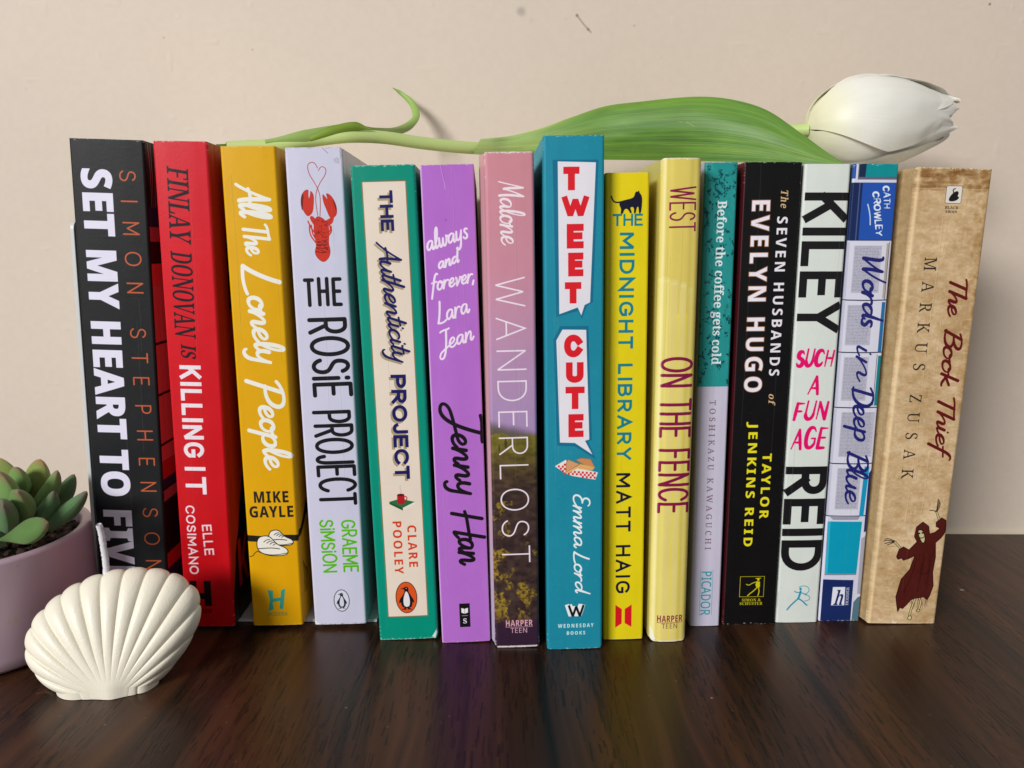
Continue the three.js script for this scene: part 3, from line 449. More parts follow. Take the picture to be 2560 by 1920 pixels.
// 8: teal with speech bubbles
paperback({ seed: 8, x: 0.0266, z: -0.2968, w: 0.0229, H: 0.2059, lean: -1.13, yaw: 1.8, d: 0.13, rough: 0.48, back: '#2e9ab0', front: '#1f8292', corner: [0.0004, 0.0016, 0.0004, 0.0003],
  label: 'tall teal paperback with red block letters in two white speech bubbles on its spine',
  draw: (g, w, h, r) => {
    box(g, 0, 0, w, h, '#26869c');
    for (let k = 0; k < 900; k++) oval(g, r() * w, r() * h, 0.1 + r() * 0.7, 0.1 + r() * 0.5, r() < 0.5 ? 'rgba(30,110,130,.10)' : 'rgba(70,170,185,.09)');
    const d = '#1c6a88', wt = '#e6e4ec', red = '#cc2430';
    poly(g, [3.5, 8.7, 20.7, 8.8, 18.7, 61.8, 16.4, 63.1, 14.4, 68.2, 13.0, 65, 4.6, 67.3], d); poly(g, [5.4, 9.3, 19.7, 9.8, 17.6, 61.8, 15.5, 62.8, 14.2, 66.8, 12.8, 63.7, 5.7, 66.2], wt);
    poly(g, [6.0, 70.8, 17.0, 70.9, 18.4, 116.3, 16.9, 116.9, 20.0, 124.3, 11.6, 118.8, 4.6, 118.4, 3.4, 76], d); poly(g, [6.9, 72.1, 16.1, 72.4, 17.4, 116.1, 15.7, 116.6, 18.7, 122.4, 11.6, 117.4, 5.7, 117.1, 4.5, 76.3], wt);
    const L = (ch, x0, x1, y0, y1) => TH(g, ch, x0, x1, y0, y1, { f: 'caps', c: red, lw: ch === 'W' ? 2.2 : 2.6, cap: 'square' });
    L('T', 7.5, 13.5, 11.3, 19.8); L('W', 7, 17, 22, 30.1); L('E', 8.7, 15.1, 32.2, 41.3); L('E', 9.2, 15, 42.9, 51.8); L('T', 7.9, 14.2, 54, 62.1);
    L('C', 7.5, 14.5, 74.1, 83.1); L('U', 8.2, 15.1, 85, 93.1); L('T', 8, 15.5, 94.7, 103.6); L('E', 9.1, 15.1, 105.7, 115);
    poly(g, [3.6, 126.8, 8, 124.2, 10, 127, 20.9, 129.8, 19.9, 132.8, 10.6, 131, 7.4, 129.6], '#efe6e2');
    for (let i = 0; i < 22; i++) for (let j = 0; j < 9; j++) { const x = 4 + i * 0.8, y = 124.6 + j * 0.9 + i * 0.08, lower = y > 128 + (x - 7) * 0.14, left = x < 8 && y > 126.8 - (x - 3.6) * 0.55 && y < 126.8 + (x - 3.6) * 0.75; if ((i + j) % 2 && ((lower && y < 129.6 + (x - 7) * 0.22 && x > 7.4 && x < 20) || left)) box(g, x, y, 0.8, 0.85, '#c8303a'); }
    poly(g, [12, 124.4, 14, 123.7, 17.9, 124.2, 19.6, 127.6, 18.6, 128.6], '#c98f62', { line: '#9c6842', lw: 0.2 }); poly(g, [13.4, 126, 19.6, 127.6, 18.6, 129, 13, 128], '#dfb070');
    poly(g, [8.2, 125.4, 9, 124.2, 13.6, 126.2, 8, 129.4], '#d2a07a', { line: '#9c6842', lw: 0.22 }); poly(g, [8, 129.4, 13.6, 126.4, 13.7, 127.4, 8.4, 130], '#e2b878');
    const s = { f: 'script', c: '#eef2f4', lw: 0.72, pen: 0.7, skew: 0.14, track: 3 };
    TV(g, 'Emma', 138.5, 160.8, 11.0, 11.2, 6.4, s); TV(g, 'Lord', 162.8, 180.4, 11.2, 11.7, 5.8, s);
    const W = { f: 'caps', lw: 1.3, cap: 'square' }; TH(g, 'W', 7.6, 14.6, 186.0, 192, { ...W, c: '#f0f2f4', lw: 1.8 }); TH(g, 'W', 8.6, 15.6, 186.1, 191.9, { ...W, c: '#f0f2f4', lw: 2 }); TH(g, 'W', 8.7, 15.5, 186.4, 191.8, { ...W, c: '#14161c', lw: 0.95 });
    TH(g, 'WEDNESDAY', 4.5, 19.3, 194.6, 196.3, { f: BOLD, c: '#d8ecf0', track: 20 }); TH(g, 'BOOKS', 8, 15.9, 198, 199.6, { f: BOLD, c: '#d8ecf0', track: 20 });
  } });
// 9: bright yellow with a cat
paperback({ seed: 9, x: 0.0479, z: -0.305, w: 0.0171, H: 0.1934, lean: -1.12, yaw: 1.45, d: 0.122, rough: 0.4, back: '#d8c41e', front: '#d8c41e',
  label: 'bright yellow paperback with a black cat and teal and black capitals down its spine',
  draw: (g, w, h, r) => {
    box(g, 0, 0, w, h, '#e2d02c');
    wire(g, [6.2, 10.9, 4.2, 11.4, 2.8, 10.4, 2.3, 8.8], '#17182c', 0.55);
    poly(g, [5.4, 10.8, 8.4, 10.1, 11, 9.5, 11.4, 7.8, 11.9, 7.0, 12.3, 7.4, 13.0, 6.6, 13.1, 7.6, 13.9, 8.4, 14.3, 9.8, 14.2, 12.6, 13.8, 15.5, 13.0, 15.5, 12.9, 12.8, 12.2, 12.9, 11.8, 15.5, 11.0, 15.5, 11.2, 12.9, 9.4, 13.0, 10.4, 15.0, 9.8, 15.6, 8.7, 13.6, 7.4, 13.6, 6.8, 15.6, 5.8, 15.6, 6.2, 13.6, 5.4, 12.4], '#17182c', { soft: true });
    const t = '#1f7c8c'; TH(g, 'THE', 2.9, 14.6, 15.5, 20.1, { f: 'caps', c: t, lw: 0.8, cap: 'square', track: 26 });
    TV(g, 'MIDNIGHT LIBRARY', 22.6, 114, 5.7, 5.2, 5.9, { f: 'caps', c: t, lw: 1.1, cap: 'square', track: 36 });
    TV(g, 'MATT HAIG', 119.7, 172.4, 5.1, 5.2, 6.1, { f: 'caps', c: '#17182c', lw: 1.0, cap: 'square', track: 36 });
    poly(g, [5.2, 177.7, 7.9, 179.6, 7.9, 186.2, 5.2, 188], '#c8202a'); poly(g, [9.2, 179.6, 12.1, 177.7, 12.1, 187.9, 9.2, 186], '#c8202a');
  } });
// 10: pale yellow, worn
paperback({ seed: 10, x: 0.0668, z: -0.3036, w: 0.0156, H: 0.1988, lean: -0.64, yaw: 2.02, d: 0.122, r: 0.0026, bulge: 0.0006, rough: 0.3, corner: [0.0022, 0.0018, 0.0012, 0.0012], back: '#d8cd6c', front: '#d8cd6c',
  label: 'pale yellow worn paperback with rubbed corners and maroon capitals down its spine',
  draw: (g, w, h, r) => {
    box(g, 0, 0, w, h, '#dccb72');
    for (const [x, ww, c, y] of [[0, 4.4, 'rgba(235,228,150,.42)', 46], [4.4, 3, 'rgba(232,220,160,.45)', 47], [8.2, 2.6, 'rgba(236,226,170,.42)', 48], [11.4, 2.0, 'rgba(226,214,140,.42)', 50], [7.4, 0.8, 'rgba(238,224,110,.5)', 60], [10.8, 0.7, 'rgba(240,222,90,.5)', 60]]) { box(g, x, y, ww, h - y, c); oval(g, x + ww / 2, y, ww / 2, 1.2, c); }
    const m = '#7c1e46'; TV(g, 'WEST', 10.7, 27.6, 3.1, 3.4, 10.4, { f: 'caps', c: m, lw: 0.66, cap: 'square', track: 24 });
    TV(g, 'ON THE FENCE', 76.5, 141.7, 1.5, 1.7, 13.2, { f: 'caps', c: m, lw: 1.25, track: 26 });
    TH(g, 'HARPER', 2.7, 13.8, 187, 189.8, { f: BOLD, c: '#7a2440', track: 3 }); box(g, 2.7, 190.1, 11.1, 0.2, '#7a2440'); TH(g, 'TEEN', 4.9, 11.8, 190.7, 192.8, { f: SANS, c: '#74543c' });
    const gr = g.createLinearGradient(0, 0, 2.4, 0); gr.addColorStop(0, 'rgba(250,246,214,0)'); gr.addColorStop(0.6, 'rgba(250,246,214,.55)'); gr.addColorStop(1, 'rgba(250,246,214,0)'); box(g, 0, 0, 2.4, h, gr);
    worn(g, w, h, r, 1.7, 'rgba(240,238,226,'); poly(g, [0.2, h - 7, 1.4, h - 4, 2.4, h - 1, 0.4, h], 'rgba(240,240,232,.85)'); poly(g, [w, h - 10, w - 0.7, h - 4, w - 1.4, h, w, h], 'rgba(232,230,226,.9)');
  } });
// 11: half teal half white
paperback({ seed: 11, x: 0.0858, z: -0.3171, w: 0.0133, H: 0.1987, lean: -0.75, yaw: 1.35, rough: 0.42, back: '#bcb9cc', front: '#2a8a8a',
  label: 'slim paperback with a speckled teal upper half and a white lower half',
  draw: (g, w, h, r) => {
    box(g, 0, 0, w, h, '#c9c5d8'); box(g, 0, 0, w, 90.8, '#2f8f8e');
    for (let k = 0; k < 95; k++) { let x = r() * w, y = r() * 89; const n = 8 + r() * 22; for (let i = 0; i < n; i++) { x += (r() - 0.5) * 1.1; y += (r() - 0.35) * 0.9; if (y < 90) poly(g, [x, y, x + r() * 1.0, y + r() * 0.6, x + r() * 0.4, y + r() * 1.2], 'rgba(8,62,70,.85)'); } }
    for (let k = 0; k < 60; k++) { const x = r() * w, y = r() * 88; wire(g, [x, y, x + 0.8, y + 1, x + 1.2, y + 2.4], 'rgba(80,190,186,.3)', 0.3); }
    TV(g, 'Before the coffee gets cold', 14.8, 81.6, 5.6, 5.4, 3.7, { f: SERIFB, c: '#e8f0f4' });
    TV(g, 'TOSHIKAZU KAWAGUCHI', 96.6, 163, 5.4, 5.6, 2.5, { f: SERIF, c: '#7c5e66', track: 34, fat: 1.5 });
    const p = '#4796a4'; TV(g, 'PICADOR', 172.6, 193.6, 4.7, 4.6, 4.2, { f: SANS, c: p, fat: 2 }); box(g, 4.0, 172.2, 0.16, 21.6, p); box(g, 9.4, 172.2, 0.16, 21.4, p);
    box(g, 0, 0, 0.5, h, 'rgba(30,60,66,.18)');
  } });
// 12: black, white title with gold edges
paperback({ seed: 12, x: 0.1058, z: -0.3188, w: 0.0234, H: 0.199, lean: -0.4, yaw: 1.23, rough: 0.46, back: '#5c1620', front: '#141214', r: 0.0007,
  label: 'black paperback with white capitals, yellow name and yellow boxed emblem on its spine',
  draw: (g, w, h, r) => {
    box(g, 0, 0, w, h, '#0f0e10'); box(g, 0, 0, 0.7, h, '#3a1218');
    TV(g, 'EVELYN HUGO', 14.1, 94.2, 3.9, 4.5, 7.2, { f: BOLD, c: '#eeeaf6', edge: '#9a6a44', edgeW: 6, track: 12 });
    TV(g, 'SEVEN HUSBANDS', 21.1, 87, 14.4, 14.6, 4.3, { f: BOLD, c: '#eeeaf2', track: 15 });
    TV(g, 'The', 10.6, 17.9, 15.3, 15.5, 2.9, { f: SERIFB, c: '#d8b890', skew: 0.25, track: 12 }); TV(g, 'of', 94.2, 98.6, 15, 15.1, 2.7, { f: SERIFB, c: '#d8b890', skew: 0.25, track: 8 });
    const y = { f: BOLD, c: '#e6dc36', track: 12, fat: 1 }; TV(g, 'TAYLOR', 120.4, 149.7, 13.9, 13.9, 3.9, y); TV(g, 'JENKINS REID', 107.3, 162.7, 7.3, 7.6, 3.8, y);
    const c = '#c9bf2a'; g.strokeStyle = c; g.lineWidth = 0.22; g.strokeRect(7, 176.4, 10.7, 9.5);
    oval(g, 15.0, 177.8, 0.55, 0.7, c); wire(g, [13.9, 177.3, 16, 177.2], c, 0.4); poly(g, [14.4, 178.6, 15.8, 178.8, 15.9, 181.4, 14.4, 181.8, 13.8, 180.2], c); wire(g, [14.4, 178.9, 12.4, 179.4, 11, 180.6, 9.8, 180], c, 0.4); wire(g, [14.8, 181.4, 13.4, 183, 11.6, 184.4, 10.6, 185.4], c, 0.5); wire(g, [15.2, 181.4, 15.8, 183.2, 15.2, 185.4], c, 0.5);
    TH(g, 'SIMON &', 8.1, 16.6, 186.8, 188.1, { f: SERIFB, c, track: 4 }); TH(g, 'SCHUSTER', 7.2, 17.4, 188.5, 189.8, { f: SERIFB, c, track: 2 });
    for (let k = 0; k < 20; k++) oval(g, r() * w, r() * h, 0.08 + r() * 0.1, 0.1, 'rgba(170,165,165,.4)');
  } });
// 13: white with black capitals and pink brush words
paperback({ seed: 13, x: 0.1279, z: -0.3208, w: 0.0192, H: 0.1986, lean: -0.22, yaw: 1.55, gain: 1.06, rough: 0.36, back: '#bcd2c8', front: '#cfd6d0', r: 0.0014,
  label: 'off-white paperback with spine-wide black capitals and pink brush words between them',
  draw: (g, w, h, r) => {
    box(g, 0, 0, w, h, '#d3d9d4'); const k = { f: 'caps', c: '#1a191b', lw: 3.2, cap: 'square', track: 34 };
    TV(g, 'KILEY', 11.2, 68, 0.9, 0.9, 18.2, k); TV(g, 'REID', 126.3, 173.9, 0.5, 0.7, 18.3, { ...k, lw: 3.4, track: 30 });
    const p = { f: 'caps', c: '#cc1668', lw: 1.75, pen: 0.7, taper: true, skew: 0.22, track: 30, jig: 6 };
    TH(g, 'SUCH', 1.0, 17.6, 74.7, 83.2, p); TH(g, 'A', 6.8, 12.6, 85.4, 95, p); TH(g, 'FUN', 1.6, 16.4, 97, 106.2, p); TH(g, 'AGE', 1.2, 17, 108.4, 119, p);
    const c = '#2a8aa6'; wire(g, [10.5, 183.8, 10.2, 185.6, 9.6, 187.2], c, 0.9); oval(g, 10.4, 182.6, 0.55, 0.65, c); wire(g, [9.8, 187, 8, 188.8, 6.4, 190.4, 5, 192.4], c, 0.65); wire(g, [9.8, 187.2, 11.6, 188.2, 12.6, 189.4, 13.8, 190.4], c, 0.6); wire(g, [10.2, 184.2, 8.8, 184.4, 7.8, 183.6], c, 0.4); wire(g, [10.4, 184.2, 12, 184.8, 13.2, 185.6], c, 0.4);
    wire(g, [9.6, 181.8, 11, 181, 13.4, 181.4, 14.6, 183, 13.6, 184.8, 12.4, 185], c, 0.28); wire(g, [12.8, 185.2, 14.8, 185.8, 14.8, 188, 12.6, 188.4], c, 0.28);
    wire(g, [0.6, 184, 0.8, 188, 0.6, 191], 'rgba(140,140,140,.5)', 0.2);
  } });
// 14: blue book covers printed on it
paperback({ seed: 14, x: 0.1476, z: -0.3224, w: 0.0185, H: 0.1989, lean: -0.08, yaw: 1.5, rough: 0.38, back: '#4a5a78', front: '#c6c6d8', r: 0.0009,
  label: 'blue and white paperback with printed book covers and dark blue brush lettering on its spine',
  draw: (g, w, h, r) => {
    box(g, 0, 0, w, h, '#d6d6e6');
    box(g, 0, 0, 1.1, 5.8, '#1d4f9a'); box(g, 2.0, 0, w - 2, 6.2, '#6a6478'); box(g, 2.4, 0, w - 2.6, 5.2, '#1c2c44'); poly(g, [5.2, 0, w, 0, w - 0.2, 5.1, 5, 5.2], '#15898f');
    box(g, 0, 7.4, w, 23.2, '#1c2a52'); box(g, 4.2, 7.4, w - 4.2, 22.9, '#2852a4'); box(g, 2.8, 7.4, 0.5, 23, '#4a5c88');
    const s = { f: 'caps', c: '#e4ebf6', lw: 0.72, pen: 0.7, taper: true, skew: 0.12, jig: 8, track: 22 };
    TV(g, 'CATH', 8.6, 17.8, 12.4, 13.6, 3.2, s); TV(g, 'CROWLEY', 10.9, 28.8, 8.3, 11.2, 3.2, s); wire(g, [6.9, 16, 8.2, 19.6, 8.6, 24.2], '#cfdcf0', 0.5);
    const page = (y0, y1, x0, x1) => {
      box(g, 0, y0, w, y1 - y0, '#dadae8'); box(g, x0, y0 + 1.6, x1 - x0, y1 - y0 - 4.4, '#bdbccb');
      for (let y = y0 + 2; y < y1 - 3.4; y += 0.62) for (let x = x0 + 0.4; x < x1 - 0.6;) { const l = 0.4 + r() * 1.4; if (x + l < x1 - 0.3) box(g, x, y, l, 0.2, `rgba(84,84,104,${0.3 + r() * 0.3})`); x += l + 0.28; }
      box(g, 0, y0, 0.8, y1 - y0, 'rgba(120,120,140,.35)'); wire(g, [0, y1 + 0.1, w / 2, y1 + 0.4, w, y1 + 0.1], '#20243a', 0.42);
    };
    page(31, 54.8, 2.8, 14.4); page(55.4, 76.8, 2.0, 12.6); page(77.4, 100.6, 2.2, 12.8); page(101.2, 125.4, 3.0, 17.6); page(126, 149.2, 3.2, 13.6);
    box(g, 16.3, 31.6, 1.0, 22.8, '#b0a8a0'); box(g, 17.3, 31, 0.2, 24, '#20243a'); box(g, 16.4, 55.8, 1.5, 21, '#2e6c9c'); box(g, 16.2, 78, 0.22, 22, '#20243a'); box(g, 16.8, 78.4, 1.7, 21.6, '#1f7e84');
    poly(g, [15.0, 127, 17.2, 127, 16.4, 149.6, 14.4, 149.6], '#2292b8'); poly(g, [17.2, 130, w, 128, w, 156.6, 17.2, 157], '#1f3060');
    const n = { f: 'script', c: '#232668', pen: 0.45, skew: 0.16 };
    TV(g, 'Words', 36, 66, 6.9, 8.6, 8.6, { ...n, lw: 1.45, track: 0 }); TV(g, 'in', 73.4, 88.6, 7.0, 8.4, 8.4, { ...n, lw: 1.1, track: 4 }); TV(g, 'Deep', 91.6, 115.6, 6.6, 9.6, 9.0, { ...n, lw: 1.35, track: 0 }); TV(g, 'Blue', 119.6, 143, 7.2, 7.6, 9.0, { ...n, lw: 1.35, track: 0 });
    poly(g, [1.2, 149.4, 15, 149.6, 14, 151.2, 3, 151.2], '#9a9aac'); poly(g, [0.7, 152, 16.0, 152.1, 15.4, 177, 1.2, 177], '#7c8c9c'); poly(g, [0.9, 151.9, 16.0, 152.1, 15.4, 176.3, 1.4, 176.2], '#1695b2'); poly(g, [0.9, 151.9, 2, 151.9, 2.4, 176.2, 1.4, 176.2], '#3fb0c8');
    poly(g, [0.7, 179, 14.4, 179.4, 14.5, h, 0.8, h], '#1d2c5c'); poly(g, [15.2, 190, 17, 187.6, w, 187.2, w, h, 15, h], '#587482'); poly(g, [16.4, 160, w, 158.4, w, 186.2, 16.6, 186], '#a8a8b4');
    poly(g, [5.3, 182.6, 10.9, 182.6, 11.1, 191.4, 5.1, 191.4], '#e6e6f0'); TH(g, 'h', 5.9, 10.2, 184.4, 191.2, { f: SERIFB, c: '#1d2c5c', skew: 0.3 }); T(g, 'HODDER', 12.9, 191.4, 12.7, 182.8, 1.25, { f: SERIF, c: '#cfd2e2', fat: 1.5 });
  } });
// 15: parchment
const parchment = (g, w, h, r) => {
  box(g, 0, 0, w, h, '#c8ae8a');
  perPixel(g.canvas, (x, y, d, i) => { const q = g.canvas.height / 1772, X = x / q, Y = y / q, a = fbm(X / 34, Y / 22, 61, 4) - 0.5, b = fbm(X / 9, Y / 7, 65, 3) - 0.5, c = fbm(X / 110, Y / 130, 69, 3) - 0.5, n = a * 44 + b * 32 + c * 40; d[i] += n * 0.9; d[i + 1] += n; d[i + 2] += n * 1.1; });
  for (let k = 0; k < 90; k++) oval(g, r() * w, r() * h, 1 + r() * 5, 0.6 + r() * 3, r() < 0.5 ? 'rgba(150,116,70,.09)' : 'rgba(205,186,158,.12)');
  for (let k = 0; k < 700; k++) oval(g, r() * w, r() * h, 0.4 + r() * 3.4, 0.2 + r() * 1.5, r() < 0.55 ? `rgba(150,108,58,${0.03 + r() * 0.07})` : `rgba(226,200,156,${0.04 + r() * 0.08})`);
  for (let k = 0; k < 160; k++) { const x = r() * w, y = r() * h; wire(g, [x, y, x + 1 + r() * 3, y + (r() - 0.5) * 0.5, x + 2 + r() * 4, y], `rgba(130,92,50,${0.05 + r() * 0.12})`, 0.2 + r() * 0.3); }
};
paperback({ seed: 15, x: 0.1744, z: -0.3197, w: 0.0315, H: 0.1969, lean: 1.04, yaw: 2.02, flare: 0.0014, r: 0.0016, rough: 0.46, front: '#b08e5c', back: (g, w, h, r) => { parchment(g, w, h, r); box(g, 0, 0, w, h, 'rgba(150,120,60,.25)'); }, corner: [0.0008, 0.0004, 0.0006, 0.0004],
  label: 'thick tan parchment paperback ending the row, with a robed skeleton on its spine',
  draw: (g, w, h, r) => {
    parchment(g, w, h, r);
    for (let k = 0; k < 140; k++) oval(g, r() * w, r() * 9, 0.5 + r() * 3, 0.3 + r() * 1.2, 'rgba(104,66,26,.16)'); for (let k = 0; k < 110; k++) oval(g, w - r() * r() * 6, r() * 100, 0.4 + r() * 1.6, 0.4 + r() * 2.4, 'rgba(132,84,32,.13)');
    box(g, 0, 8, w, 0.5, 'rgba(225,200,160,.35)');
    for (const [x, a, b] of [[12.9, 18, 62], [12.4, 70, 150], [14.6, 20, 34], [17.2, 60, 84], [19, 120, 146], [16.4, 150, 178]]) { wire(g, [x, a, x + 0.4, (a + b) / 2, x - 0.3, b], 'rgba(236,214,172,.55)', 0.18); wire(g, [x + 0.25, a, x + 0.6, (a + b) / 2, x, b], 'rgba(96,66,34,.25)', 0.15); }
    g.fillStyle = '#e2dcd4'; g.strokeStyle = '#4a4038'; g.lineWidth = 0.18; g.beginPath(); g.roundRect(13.0, 7.0, 6.6, 6.9, 0.7); g.fill(); g.stroke();
    poly(g, [14.2, 12.4, 15.4, 10.2, 17.4, 8.8, 18.4, 9.6, 17.8, 11.2, 18.9, 11.4, 17.6, 12.9, 15, 13.2], '#1a1818', { soft: true }); wire(g, [15, 11.8, 16.4, 10, 15.6, 8.6, 16.6, 8.0], '#1a1818', 0.4);
    TH(g, 'BLACK', 13.2, 18.9, 14.9, 16.1, { f: SERIFB, c: '#2a2220' }); TH(g, 'SWAN', 13.6, 18.5, 16.6, 17.8, { f: SERIFB, c: '#2a2220' });
    TV(g, 'MARKUS ZUSAK', 35.4, 129.7, 7.4, 8, 5.1, { f: SERIF, c: '#2a221e', track: 66 });
    const s = { f: 'script', c: '#5c1618', lw: 1.3, pen: 0.42, skew: 0.16, track: 0 };
    TV(g, 'The', 43, 59, 19.2, 19.7, 7.2, s); TV(g, 'Book', 64.5, 88.5, 19.6, 20.4, 7.4, s); TV(g, 'Thief', 92.6, 119, 20.2, 21.6, 7.2, s);
    const rb = '#4c1c18', bone = '#d2c596', ink = '#2c2216';
    wire(g, [27.4, 148.6, 26.4, 146.4, 25.4, 144.4], ink, 1.0); wire(g, [27.4, 148.6, 26.4, 146.4, 25.4, 144.4], bone, 0.6); for (const p of [[25.4, 144.6, 23.8, 143.8, 22.4, 144], [25.5, 144.4, 25.6, 141.2, 25.6, 138.8], [25.7, 144.4, 26.7, 142.6, 26.6, 140.4], [25.5, 144.4, 26.2, 141.4, 26.1, 139.4]]) wire(g, p, ink, 0.36);
    wire(g, [12.2, 162.6, 10, 160, 8, 158.2], ink, 1.0); wire(g, [12.2, 162.6, 10, 160, 8, 158.2], bone, 0.55); for (const p of [[8.2, 158.2, 6, 156.9, 4, 157.4], [8, 158.4, 5.6, 157.7, 3.6, 158.2], [8.2, 158.6, 6, 158.7, 4.2, 159.4], [8.2, 158.6, 7, 159.4, 5.4, 159.8]]) wire(g, p, ink, 0.36);
    for (const p of [[20.8, 184.4, 20, 187.6, 19.2, 190.4, 19, 193.6], [22.4, 184.4, 23.4, 186.4, 23.2, 188.6, 22.8, 190.4]]) { wire(g, p, ink, 1.1); wire(g, p, bone, 0.65); } oval(g, 19.2, 194.2, 0.9, 1.0, bone, ink, 0.25); oval(g, 22.7, 190.7, 0.8, 0.6, bone, ink, 0.25);
    poly(g, [18.4, 158.4, 17.0, 156, 17.4, 151.6, 20, 149.3, 22.8, 151.3, 23.6, 154.8, 26, 154, 28, 152.2, 26.2, 151.3, 26, 149.4, 28.2, 147.4, 30.4, 148.6, 31, 153.4, 29, 156.6, 26.8, 158.8, 27.6, 165.4, 27.2, 172.6, 28.2, 179, 27.2, 183.4, 26.2, 185.6, 24.4, 184.2, 22.6, 184.6, 20.8, 184.8, 18.8, 185.6, 17, 188, 15.4, 189.8, 14.2, 189.2, 13.4, 191.2, 12.6, 188, 11.8, 184.2, 13.2, 176, 16.6, 171.2, 18.2, 164.8, 15.6, 166.2, 13.2, 167, 12.4, 166, 10.8, 166.6, 10, 165.4, 10.8, 162, 12.6, 160.8, 15.2, 162.2], rb, { line: '#26100e', lw: 0.35 });
    for (let k = 0; k < 120; k++) { const y = 158 + r() * 30, x = 15 + r() * 12; if (g.isPointInPath && x > 14 + (190 - y) * 0.12 && x < 26.5) wire(g, [x, y, x + (r() - 0.5), y + 1 + r() * 2.4, x - 0.2, y + 3], 'rgba(26,9,8,.22)', 0.25); }
    for (const p of [[19, 166, 18, 174, 15, 182], [22, 164, 22.4, 172, 21, 182], [25, 164, 25.4, 172, 25.2, 180], [20, 172, 23, 174, 26, 172]]) wire(g, p, 'rgba(28,10,8,.6)', 0.3);
    poly(g, [18.0, 153.4, 19.2, 152.8, 20.6, 153.4, 21.6, 156, 22.0, 157.8, 21.2, 159.4, 19.6, 157.4], '#c8c096', { soft: true, line: '#1e1410', lw: 0.3 }); oval(g, 19.0, 154.5, 0.45, 0.4, '#1a120e'); oval(g, 20.4, 154.3, 0.45, 0.4, '#1a120e'); wire(g, [19.4, 156.6, 20.4, 156.8, 21.2, 156.2], '#1a120e', 0.35);
    worn(g, w, h, r, 1.0, 'rgba(236,222,196,'); const gr = g.createLinearGradient(0.3, 0, 2.2, 0); gr.addColorStop(0, 'rgba(240,220,180,0)'); gr.addColorStop(0.5, 'rgba(240,220,180,.6)'); gr.addColorStop(1, 'rgba(240,220,180,0)'); box(g, 0.3, 0, 1.9, h, gr); poly(g, [11.4, h - 1.6, 12.6, h - 0.8, 13.6, h - 1.4, 13.4, h, 11.2, h], 'rgba(240,228,204,.8)');
  } });

// ------------------------------------------------------------------ bookend under and beside the first books
{
  const t = thing('bookend', 'white metal L-shaped bookend beside the thick black paperback', 'bookend');
  const m = new THREE.MeshStandardMaterial({ color: lin('#d4d6d8'), roughness: 0.4 });
  const s = new THREE.Shape(), D = 0.09, H = 0.174, R = 0.012;
  s.moveTo(0, 0); s.lineTo(D, 0); s.lineTo(D, H - R); s.quadraticCurveTo(D, H, D - R, H); s.lineTo(R * 0.3, H); s.quadraticCurveTo(0, H, 0, H - R * 0.3); s.closePath();
  const g = new THREE.ExtrudeGeometry(s, { depth: 0.0012, bevelEnabled: true, bevelThickness: 0.0002, bevelSize: 0.0002, bevelSegments: 2 });
  g.rotateY(Math.PI / 2);
  const up = obj('upright_plate', g, m, t); up.position.set(-0.1858, 0.0012, -0.3225); up.rotation.z = -THREE.MathUtils.degToRad(1.36);
  const b = new THREE.BoxGeometry(0.1238, 0.0012, 0.09); b.translate(-0.1219, 0.0008, -0.3645);
  obj('base_plate', b, m, t);
}

// ------------------------------------------------------------------ tulip lying along the tops
function ribbon(pts, widths, dirs, th, cup, NS = 60, NT = 10, fold) {
  const c = new THREE.CatmullRomCurve3(pts), W = (s) => { const k = s * (widths.length - 1), i = Math.min(widths.length - 2, Math.floor(k)), f = k - i, t = f * f * (3 - 2 * f); return widths[i] * (1 - t) + widths[i + 1] * t; };
  const D = (s) => { const k = s * (dirs.length - 1), i = Math.min(dirs.length - 2, Math.floor(k)), f = k - i; return dirs[i].clone().lerp(dirs[i + 1], f).normalize(); };
  const pos = [], uv = [], idx = [];
  const put = (sgn) => {
    const at = pos.length / 3;
    for (let i = 0; i <= NS; i++) for (let j = 0; j <= NT; j++) {
      const s = i / NS, t = (j / NT) * 2 - 1, p = c.getPoint(s), tan = c.getTangent(s), d = D(s); d.addScaledVector(tan, -d.dot(tan)).normalize();
      const n = tan.clone().cross(d).normalize(), w = W(s);
      p.addScaledVector(d, t * w).addScaledVector(n, cup * w * (1 - t * t) + sgn * th * 0.5 * (1 - 0.6 * t * t) + (fold ? fold(s, t) : 0));
      pos.push(p.x, p.y, p.z); uv.push(s, (t + 1) / 2);
    }
    for (let i = 0; i < NS; i++) for (let j = 0; j < NT; j++) { const a = at + i * (NT + 1) + j, b = a + 1, q = a + NT + 1, e = q + 1; sgn > 0 ? idx.push(a, q, b, b, q, e) : idx.push(a, b, q, b, e, q); }
  };
  put(1); put(-1);
  const g = new THREE.BufferGeometry(); g.setAttribute('position', new THREE.Float32BufferAttribute(pos, 3)); g.setAttribute('uv', new THREE.Float32BufferAttribute(uv, 2)); g.setIndex(idx); g.computeVertexNormals();
  return g;
}
